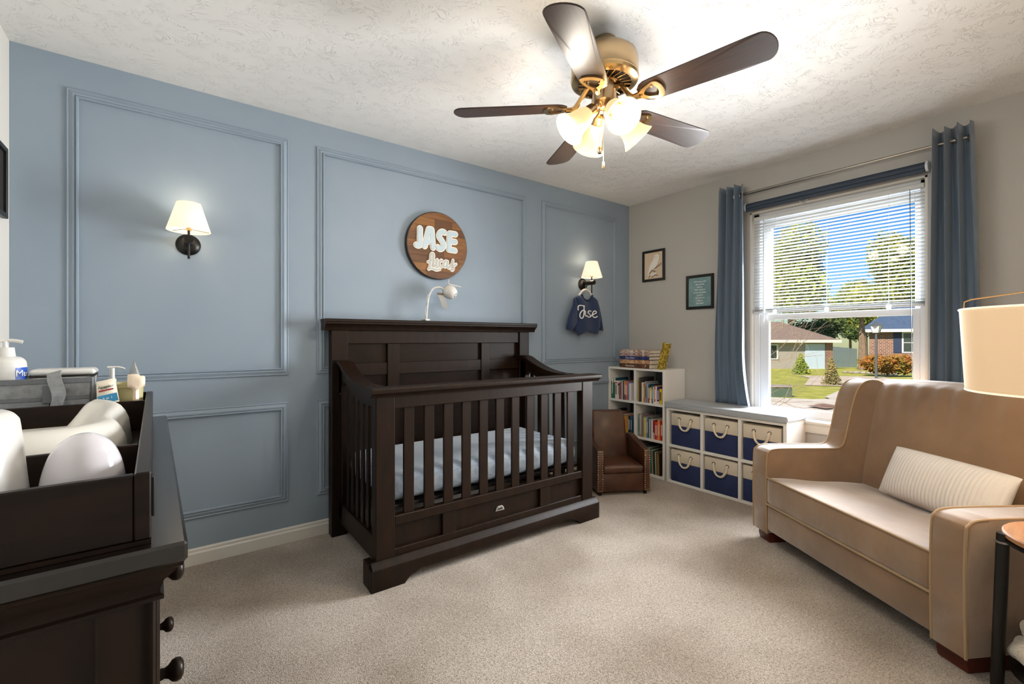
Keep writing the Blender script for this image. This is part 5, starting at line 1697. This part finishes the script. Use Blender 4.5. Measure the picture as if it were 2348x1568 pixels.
# pump bottle
pb = thing('pump_bottle', 'small translucent white pump bottle behind the Aquaphor tube', 'bottle', (-3.681, -0.888, TZ))
MB().lathe([(0.0, 0.0), (0.019, 0.0), (0.020, 0.003), (0.020, 0.118), (0.017, 0.128), (0.010, 0.131), (0.0, 0.131)], (0, 0, 0), 28).build('body', 'plastic_white', pb)
pm = MB()
pm.lathe([(0.0, 0.129), (0.0105, 0.129), (0.0105, 0.142), (0.007, 0.144), (0.0065, 0.178), (0.0, 0.178)], (0, 0, 0), 18)
pm.tube(bez([(-0.012, -0.002, 0.181), (0.004, 0.0, 0.181), (0.018, 0.0, 0.180), (0.032, 0.0, 0.174)], 4), 0.003, 8)
pm.build('pump', 'plastic_white', pb)
# olive tray
ot = thing('olive_tub', 'small olive green plastic tub at the tray corner', 'tub', (-3.634, -0.975, TZ), DR)
def tub(mb, w0, w1, d0, d1, h, th):
    def ring(w_, d_, z, n=40):
        out = []
        for i in range(n):
            a = 2 * PI * i / n
            c_, s_ = math.cos(a), math.sin(a)
            k_ = (abs(c_) ** 5 + abs(s_) ** 5) ** (-0.2)
            out.append(mb.bm.verts.new((w_ * c_ * k_, d_ * s_ * k_, z)))
        return out
    rs_ = [ring(w0 * 0.1, d0 * 0.1, 0), ring(w0, d0, 0.0), ring(w1, d1, h - 0.012), ring(w1 + 0.004, d1 + 0.004, h - 0.011), ring(w1 + 0.004, d1 + 0.004, h), ring(w1 - th, d1 - th, h), ring(w0 - th, d0 - th, 0.004), ring(w0 * 0.1, d0 * 0.1, 0.004)]
    for a, b in zip(rs_, rs_[1:]):
        for i in range(40):
            j = (i + 1) % 40
            mb.bm.faces.new((a[i], a[j], b[j], b[i]))
    mb.bm.faces.new(rs_[0])
    mb.bm.faces.new(rs_[-1])
mb = MB()
tub(mb, 0.033, 0.036, 0.052, 0.058, 0.134, 0.003)
mb.build('tub_body', 'olive', ot, angle=50)
# hair brush
hb = thing('baby_brush', 'pale beige baby hair brush leaning on the olive tub', 'brush', (-3.612, -1.047, TZ))
hd = [(-0.021, 0.128), (-0.021, 0.158), (-0.018, 0.164), (0.002, 0.164), (0.010, 0.159), (0.020, 0.158), (0.021, 0.150), (0.021, 0.134), (0.014, 0.124), (0.007, 0.118), (0.0065, 0.108), (0.008, 0.05), (0.007, 0.004), (-0.007, 0.004), (-0.009, 0.05), (-0.0075, 0.108), (-0.009, 0.118), (-0.016, 0.124)]
hd = [(p.x, p.y) for p in bez([(a, b, 0) for a, b in hd], 3, True)]
hbo = puff(MB(), hd, lambda a, b, t_: Vector((a, -t_ + 0.014 * (b / 0.16) - 0.006, b)), 0.008, step=0.007, reach=0.008).build('handle_and_head', 'brush_beige', hb, angle=60)
br_ = MB()
for i in range(5):
    for j in range(4):
        br_.cyl((-0.015 + i * 0.0075, 0.012, 0.133 + j * 0.008), (-0.015 + i * 0.0075, 0.020, 0.133 + j * 0.008), 0.0014, n=5)
bro = br_.build('bristles', 'pack_cream', hb)
bro['kind'] = 'stuff'
# clear teardrop bulb
nb_ = thing('silicone_bulb', 'clear silicone teardrop bulb poking up behind the baby brush', 'bulb syringe', (-3.620, -0.985, TZ + 0.0045))
MB().lathe([(0.0, 0.0), (0.014, 0.0), (0.0165, 0.01), (0.0165, 0.138), (0.015, 0.154), (0.0095, 0.174), (0.0045, 0.186), (0.0030, 0.196), (0.0, 0.198)], (0, 0, 0), 28).build('bulb_body', 'silicone', nb_, angle=60)

# ------------------------------------------------------------------ outdoors
mat('grass', '#8f9130', 0.95, col2='#bdb552', nscale=2.2, contrast=(0.35, 0.68), bump=(40, 0.6, 0.05))
mat('concrete', '#cfc4b2', 0.9, col2='#c2b5a1', nscale=1.5)
mat('asphalt', '#c9b9a2', 0.9, col2='#bba98f', nscale=1.0)
mat('paver_red', '#8a6a54', 0.9)
mat('roof_brown', '#8a7666', 0.9, col2='#77655a', nscale=9)
mat('roof_blue', '#3d4f66', 0.8, col2='#4b5c72', nscale=6)
mat('siding', '#a89f94', 0.8)
mat('door_pale', '#bccbd8', 0.6)
mat('shutter_navy', '#22304c', 0.7)
mat('far_glass', '#39413f', 0.15)
mat('fence_grey', '#6f7d7c', 0.9)
mat('bark', '#6b5645', 0.95, col2='#8b7660', nscale=8, stretch=(3, 3, 0.5))
mat('twig', '#84745f', 0.9)
mat('leaf_a', '#6f8434', 0.8, col2='#a3a83e', nscale=0.9, contrast=(0.35, 0.65))
mat('leaf_b', '#5d7334', 0.8, col2='#b9b23f', nscale=0.8, contrast=(0.4, 0.7))
mat('leaf_dark', '#3f5528', 0.85, col2='#61702f', nscale=1.5)
mat('leaf_maple', '#a5601f', 0.85, col2='#7d6b24', nscale=2.2, contrast=(0.38, 0.62))
mat('leaf_juniper', '#7d7a4a', 0.9, col2='#a58a55', nscale=3)
mat('stone', '#a59a8a', 0.9, col2='#8a7f72', nscale=4)
mat('box_green', '#5a6b58', 0.8)
mat('post_black', '#55585a', 0.5)
mat('lamp_glass', '#dfe3e0', 0.2)
def brick_mat():
    m = mat('brick_wall', '#8d6353', 0.9)
    nt = m.node_tree
    tc = nt.nodes.new('ShaderNodeTexCoord')
    bt = nt.nodes.new('ShaderNodeTexBrick')
    bt.inputs['Color1'].default_value = hx('#8f6452')
    bt.inputs['Color2'].default_value = hx('#74503f')
    bt.inputs['Mortar'].default_value = hx('#b3a595')
    bt.inputs['Scale'].default_value = 2.0
    bt.inputs['Mortar Size'].default_value = 0.02
    sx = nt.nodes.new('ShaderNodeSeparateXYZ')
    cx_ = nt.nodes.new('ShaderNodeCombineXYZ')
    ad = nt.nodes.new('ShaderNodeMath')
    nt.links.new(tc.outputs['Object'], sx.inputs[0])
    nt.links.new(sx.outputs['X'], ad.inputs[0])
    nt.links.new(sx.outputs['Y'], ad.inputs[1])
    nt.links.new(ad.outputs[0], cx_.inputs['X'])
    nt.links.new(sx.outputs['Z'], cx_.inputs['Y'])
    nt.links.new(cx_.outputs[0], bt.inputs['Vector'])
    nt.links.new(bt.outputs['Color'], nt.nodes['Principled BSDF'].inputs['Base Color'])
brick_mat()

FW = Vector((math.cos(R(53.5)), math.sin(R(53.5)), 0))
RT = Vector((math.sin(R(53.5)), -math.cos(R(53.5)), 0))
CO = Vector((-3.513, -2.848, 0))
def gz(p):
    d = (Vector((p[0], p[1], 0)) - CO).dot(FW)
    return -0.30 - 0.035 * max(0.0, d - 10.0)
def yard(name, poly, lift, m, sub=14.0):
    """a flat patch that follows the slope of the ground"""
    b = bmesh.new()
    f = b.faces.new([b.verts.new((p[0], p[1], 0)) for p in poly])
    bmesh.ops.subdivide_edges(b, edges=b.edges[:], cuts=1)
    bmesh.ops.triangulate(b, faces=b.faces[:])
    for v in b.verts:
        v.co.z = gz(v.co) + lift
    mb = MB()
    mb._merge(b)
    return struct(mb.build(name, m, angle=0))
gd = MB()
def gfn(u, v):
    x = 0.3 + 140 * u * u + 4 * u
    y = -70 + 170 * v
    return Vector((x, y, gz((x, y))))
gd.grid(90, 60, gfn)
struct(gd.build('lawn', 'grass', angle=0))
yard('driveway', [(0.5, 8.0), (0.5, -8.0), (7.0, -8.0), (8.2, 0.4), (8.6, 0.9), (9.2, 1.4), (8.7, 1.6), (8.45, 2.45), (8.2, 4.5)], 0.05, 'concrete')
yard('path', [(8.9, 1.15), (9.9, 1.75), (12.9, 2.35), (13.3, 1.6), (12.4, 1.55), (9.6, 0.95)], 0.03, 'concrete')
yard('street', [(14.6, 4.0), (15.6, 2.4), (19.0, 2.2), (24.0, 4.0), (24.5, 5.0), (23.0, 7.4), (20.5, 6.0)], 0.02, 'asphalt')
for dx in (0.0, 0.36):
    yard('paver', [(7.05 + dx, 1.10), (7.35 + dx, 1.02), (7.2 + dx, 0.62), (6.9 + dx, 0.7)], 0.07, 'paver_red')

def leaves(mb, c, rad, n, size, seed, hollow=0.35, flat=1.0):
    rn = random.Random(seed)
    c = Vector(c)
    for i in range(n):
        while True:
            p = Vector((rn.uniform(-1, 1), rn.uniform(-1, 1), rn.uniform(-1, 1)))
            if hollow < p.length < 1:
                break
        # clumps
        p *= 0.86 + 0.14 * math.sin(7 * p.x + 3 * p.z + seed) * math.cos(6 * p.y - 2 * p.z)
        q = c + Vector((p.x * rad[0], p.y * rad[1], p.z * rad[2]))
        a = Vector((rn.gauss(0, 1), rn.gauss(0, 1), rn.gauss(0, 1))).normalized()
        b_ = a.orthogonal().normalized()
        s_ = size * rn.uniform(0.6, 1.3)
        mb.bm.faces.new([mb.bm.verts.new(q + a * s_), mb.bm.verts.new(q + b_ * s_ * 0.6), mb.bm.verts.new(q - a * s_), mb.bm.verts.new(q - b_ * s_ * 0.6)])

def atp(u, d):
    """ground point in the direction u (pixels across the photograph) at depth d"""
    p = CO + FW * d + RT * ((u - 1174.0) / 1040.0 * d)
    return Vector((p.x, p.y, gz(p)))

def tree(name, label, u, d, height, crown, n, leaf, m, seed, trunk_r=0.25, group='trees behind the houses', squat=0.35):
    p = atp(u, d)
    t = thing(name, label, 'tree', p, group=group)
    MB().tube([(0, 0, 0), (0.1, 0.05, height * 0.3), (-0.05, 0.1, height * 0.62)], trunk_r, 8, rr=[trunk_r * 1.25, trunk_r, trunk_r * 0.5]).build('trunk', 'bark', t)
    mb = MB()
    rn = random.Random(seed)
    zc = height - crown[2]
    for i in range(7):
        a = rn.uniform(0, 2 * PI)
        k_ = rn.uniform(0.15, 0.6)
        leaves(mb, (crown[0] * k_ * math.cos(a), crown[1] * k_ * math.sin(a), zc + crown[2] * rn.uniform(-squat, 0.55)), (crown[0] * 0.55, crown[1] * 0.55, crown[2] * 0.5), int(n * 2.4) // 7, leaf * 0.62, seed + i)
    mb.build('foliage', m, t, angle=0)
    return t
tree('leafy_tree', 'big green tree on the left, seen through the blind', 1812, 52, 16.6, (7.2, 5.0, 6.6), 8000, 0.30, 'leaf_a', 1)
tree('leafy_tree', 'tall yellow-green tree on the right, seen through the blind', 2062, 60, 19.5, (6.6, 5.0, 8.2), 8000, 0.34, 'leaf_b', 2)
tree('leafy_tree', 'lower yellow-green tree in the gap between the two tall trees', 1985, 74, 14.6, (8.4, 5.0, 5.8), 6500, 0.36, 'leaf_b', 3)
tree('leafy_tree', 'dark green tree right behind the brown-roofed garage', 1862, 62, 7.6, (7.0, 4.0, 3.4), 3200, 0.30, 'leaf_dark', 4)
tree('leafy_tree', 'dark tree behind the fence beside the brick house', 1950, 98, 12.4, (8.0, 4.0, 5.0), 3600, 0.40, 'leaf_dark', 5)
tree('leafy_tree', 'far left green tree at the edge of the window', 1742, 62, 16.0, (6.0, 5.0, 6.6), 4000, 0.32, 'leaf_a', 6)

def shrub(name, label, u, d, rad, n, leaf, m, seed, cone=False):
    p = atp(u, d)
    t = thing(name, label, 'shrub', p)
    MB().cyl((0, 0, 0), (0, 0, rad[2]), 0.06, 0.03, 7).build('stem', 'bark', t)
    mb = MB()
    if cone:
        for i in range(7):
            k_ = 1 - i / 7.5
            leaves(mb, (0, 0, rad[2] * (0.15 + 1.7 * i / 7)), (rad[0] * k_, rad[1] * k_, rad[2] * 0.35), n // 7, leaf, seed + i, 0.2)
    else:
        rn = random.Random(seed)
        for i in range(8):
            a = rn.uniform(0, 2 * PI)
            leaves(mb, (rad[0] * 0.45 * math.cos(a), rad[1] * 0.45 * math.sin(a), rad[2] * rn.uniform(0.7, 1.15)), (rad[0] * 0.6, rad[1] * 0.6, rad[2] * 0.7), n // 8, leaf, seed + i, 0.3)
    mb.build('foliage', m, t, angle=0)
shrub('evergreen_shrub', 'small cone-shaped evergreen in front of the garage', 1836, 26, (0.62, 0.62, 0.62), 1800, 0.06, 'leaf_a', 11, True)
shrub('juniper_shrub', 'brownish upright juniper shrub beside the street', 1906, 16.6, (0.40, 0.40, 0.52), 2200, 0.04, 'leaf_juniper', 12, True)
shrub('japanese_maple', 'wide orange Japanese maple shrub in front of the brick house', 2034, 23.5, (1.42, 1.2, 0.70), 5200, 0.07, 'leaf_maple', 13)

# houses
HR = R(-36.5)
def house(name, label, u, d, rz=HR):
    p = atp(u, d)
    return thing(name, label, 'house', p, rz)
def hb_(t, x0, x1, y0, y1, z0, z1, name, m, parent=None, bev=0):
    return MB().box(x0, x1, y0, y1, z0, z1, bev).build(name, m, parent or t, angle=0)
g1 = house('garage_house', 'low house with brown hipped roof and pale garage door', 1908, 36)
# local x to the right in the view, y away
hb_(g1, -8.5, 0.0, 0, 6, -0.3, 2.28, 'wall', 'siding')
hb_(g1, -0.55, 0.02, -0.06, 0.4, -0.3, 2.28, 'brick_pier', 'brick_wall')
hb_(g1, -2.15, -0.60, -0.05, 0.05, -0.1, 1.98, 'garage_door', 'door_pale')
hb_(g1, -5.6, -4.3, -0.05, 0.05, 0.75, 1.95, 'window', 'trim_white')
hb_(g1, -5.45, -4.45, -0.07, 0.0, 0.85, 1.85, 'pane', 'far_glass')
rf = MB()
e0 = [(-9.0, -0.5, 2.25), (0.4, -0.5, 2.25), (0.4, 6.5, 2.25), (-9.0, 6.5, 2.25)]
r0 = [(-9.0, 3.0, 3.85), (-2.4, 3.0, 3.85)]
ev = [rf.bm.verts.new(p) for p in e0]
rv = [rf.bm.verts.new(p) for p in r0]
for fc in ((ev[0], ev[1], rv[1], rv[0]), (ev[1], ev[2], rv[1]), (ev[2], ev[3], rv[0], rv[1]), (ev[3], ev[0], rv[0]), (ev[3], ev[2], ev[1], ev[0])):
    rf.bm.faces.new(fc)
rf.build('roof', 'roof_brown', g1, angle=0)
hb_(g1, -9.0, 0.4, -0.52, -0.46, 2.08, 2.30, 'fascia', 'trim_white')
g2 = house('brick_house', 'brick house with blue-grey roof and navy shutters', 1993, 38, R(-76))
hb_(g2, 0.0, 12.0, 0, 7, -0.3, 3.18, 'wall', 'brick_wall')
hb_(g2, 2.08, 3.06, -0.06, 0.05, 1.32, 3.0, 'window', 'trim_white')
wo = hb_(g2, 2.18, 2.96, -0.08, 0.0, 1.42, 2.12, 'pane', 'far_glass')
hb_(g2, 2.18, 2.96, -0.08, 0.0, 2.18, 2.90, 'pane', 'far_glass')
for x0 in (1.55, 3.09):
    hb_(g2, x0, x0 + 0.50, -0.06, 0.0, 1.32, 2.98, 'shutter', 'shutter_navy')
rf = MB()
e0 = [(-0.6, -0.6, 3.18), (12.6, -0.6, 3.18), (12.6, 7.6, 3.18), (-0.6, 7.6, 3.18)]
r0 = [(1.6, 3.5, 5.3), (12.6, 3.5, 5.3)]
ev = [rf.bm.verts.new(p) for p in e0]
rv = [rf.bm.verts.new(p) for p in r0]
for fc in ((ev[0], ev[1], rv[1], rv[0]), (ev[1], ev[2], rv[1]), (ev[2], ev[3], rv[0], rv[1]), (ev[3], ev[0], rv[0]), (ev[3], ev[2], ev[1], ev[0])):
    rf.bm.faces.new(fc)
rf.build('roof', 'roof_blue', g2, angle=0)
hb_(g2, -0.6, 12.6, -0.64, -0.56, 3.0, 3.24, 'fascia', 'trim_white')
# fence between the houses
fc_ = thing('wood_fence', 'weathered grey plank fence between the two houses', 'fence', atp(1906, 40), HR)
bd = MB().box(0.0, 0.17, -0.012, 0.012, 0.0, 1.85, 0.004).mesh('board', 'fence_grey')
for i in range(12):
    inst(bd, 'board', fc_, (0.19 * i, 0, -0.02 * i + random.uniform(0, 0.04)))
for z in (0.5, 1.4):
    hb_(fc_, 0.0, 2.25, 0.012, 0.05, z, z + 0.09, 'rail', 'fence_grey')
tree('shaded_trunk', 'thick bare tree trunk beside the brick house', 1979, 33, 6.5, (2.6, 2.6, 1.6), 1500, 0.18, 'leaf_b', 9, trunk_r=0.25)

# street lamp
sl_ = thing('street_lamp', 'black street lamp post with a lantern head', 'street lamp', atp(2009, 21.1))
MB().cyl((0, 0, 0), (0, 0, 2.10), 0.055, 0.045, 12).build('post', 'post_black', sl_)
lt = MB()
for i in range(4):
    a, b_ = PI / 4 + i * PI / 2, PI / 4 + (i + 1) * PI / 2
    q = [Vector((0.16 * math.cos(a), 0.16 * math.sin(a), 2.14)), Vector((0.16 * math.cos(b_), 0.16 * math.sin(b_), 2.14)), Vector((0.24 * math.cos(b_), 0.24 * math.sin(b_), 2.44)), Vector((0.24 * math.cos(a), 0.24 * math.sin(a), 2.44))]
    lt.bm.faces.new([lt.bm.verts.new(v) for v in q])
lt.build('lantern_glass', 'lamp_glass', sl_, angle=0)
lf = MB()
for i in range(4):
    a = PI / 4 + i * PI / 2
    lf.tube([(0.16 * math.cos(a), 0.16 * math.sin(a), 2.12), (0.24 * math.cos(a), 0.24 * math.sin(a), 2.44)], 0.012, 5)
lf.build('lantern_frame', 'post_black', sl_)
MB().lathe([(0.30, 2.44), (0.22, 2.52), (0.08, 2.60), (0.03, 2.66), (0.0, 2.68)], (0, 0, 0), 4).build('lantern_cap', 'post_black', sl_, angle=0)
# utility box and stones
ub = thing('utility_box', 'green utility box on the near lawn', 'box', atp(1784, 12.1), HR)
MB().box(-0.30, 0.26, -0.2, 0.2, -0.02, 0.26, 0.02).build('housing', 'box_green', ub)
MB().box(-0.32, 0.28, -0.22, 0.22, 0.255, 0.30, 0.015).build('lid', 'stone', ub)
rn = random.Random(4)
for i in range(9):
    p = atp(1938 + i * 14, 27.5 - i * 0.35)
    b = MB().ball((0, 0, 0.06), 0.16, 8, (rn.uniform(0.8, 1.3), 1, rn.uniform(0.45, 0.7)))
    o = b.build('garden_stone', 'stone', None, angle=0, label='pale garden stone, %s from the left in the row by the maple' % ORD[i], cat='stone', group='garden stones by the maple')
    o.location = p
    o.rotation_euler = (0, 0, rn.uniform(0, 3))

# bare tree close to the window
bt = thing('bare_tree', 'bare twiggy tree branches right outside the window', 'tree', (2.0, 0.9, -0.3))
BO = Vector((2.0, 0.9, -0.3))
MB().tube([(0, 0, 0), (0.02, -0.02, 0.8), (0.0, 0.05, 1.6), (0.1, 0.0, 3.0)], 0.07, 8, rr=[0.09, 0.07, 0.06, 0.03]).build('trunk', 'bark', bt)
rn = random.Random(21)
def grow(mb, p, d, length, r, depth):
    pts = [p]
    n = 5
    dd = d.normalized()
    for i in range(n):
        dd = (dd + Vector((rn.gauss(0, 0.16), rn.gauss(0, 0.16), rn.gauss(0.03, 0.13)))).normalized()
        pts.append(pts[-1] + dd * (length / n))
    r *= 0.8
    mb.tube(pts, r, 4 if depth < 2 else 5, rr=[r * (1 - 0.75 * i / n) for i in range(n + 1)])
    if depth > 0:
        for k_ in range(7 if depth > 1 else 5):
            i = rn.randint(1, n)
            side = Vector((rn.gauss(0, 1), rn.gauss(0, 1), rn.gauss(0.25, 0.8))).normalized()
            grow(mb, pts[i], (dd * 0.9 + side * 0.75), length * rn.uniform(0.40, 0.62), r * 0.5, depth - 1)
main = [((2.02, 0.93, 0.62), (0.42, -0.98, 0.36), 1.95, 0.016), ((2.02, 0.93, 0.35), (0.42, -1.0, 0.10), 1.75, 0.011), ((2.0, 0.95, 1.1), (0.45, -0.95, 0.55), 1.7, 0.012), ((2.02, 0.95, 1.35), (0.5, -0.9, 0.75), 1.5, 0.011), ((2.05, 0.95, 0.85), (0.30, -1.0, 0.22), 1.6, 0.010), ((2.05, 0.95, 1.7), (0.5, -0.85, 0.6), 1.4, 0.010), ((2.05, 0.95, 2.0), (0.5, -0.9, 0.45), 1.3, 0.010), ((2.03, 0.93, 0.5), (0.40, -0.98, 0.22), 1.9, 0.012), ((2.03, 0.93, 0.25), (0.45, -1.0, 0.02), 1.6, 0.010), ((2.03, 0.93, 1.5), (0.42, -0.98, 0.30), 1.7, 0.011)]
for p, d, L_, r in main:
    mb = MB()
    grow(mb, Vector(p) - BO, Vector(d), L_, r, 2)
    mb.build('branch', 'twig', bt, angle=0)
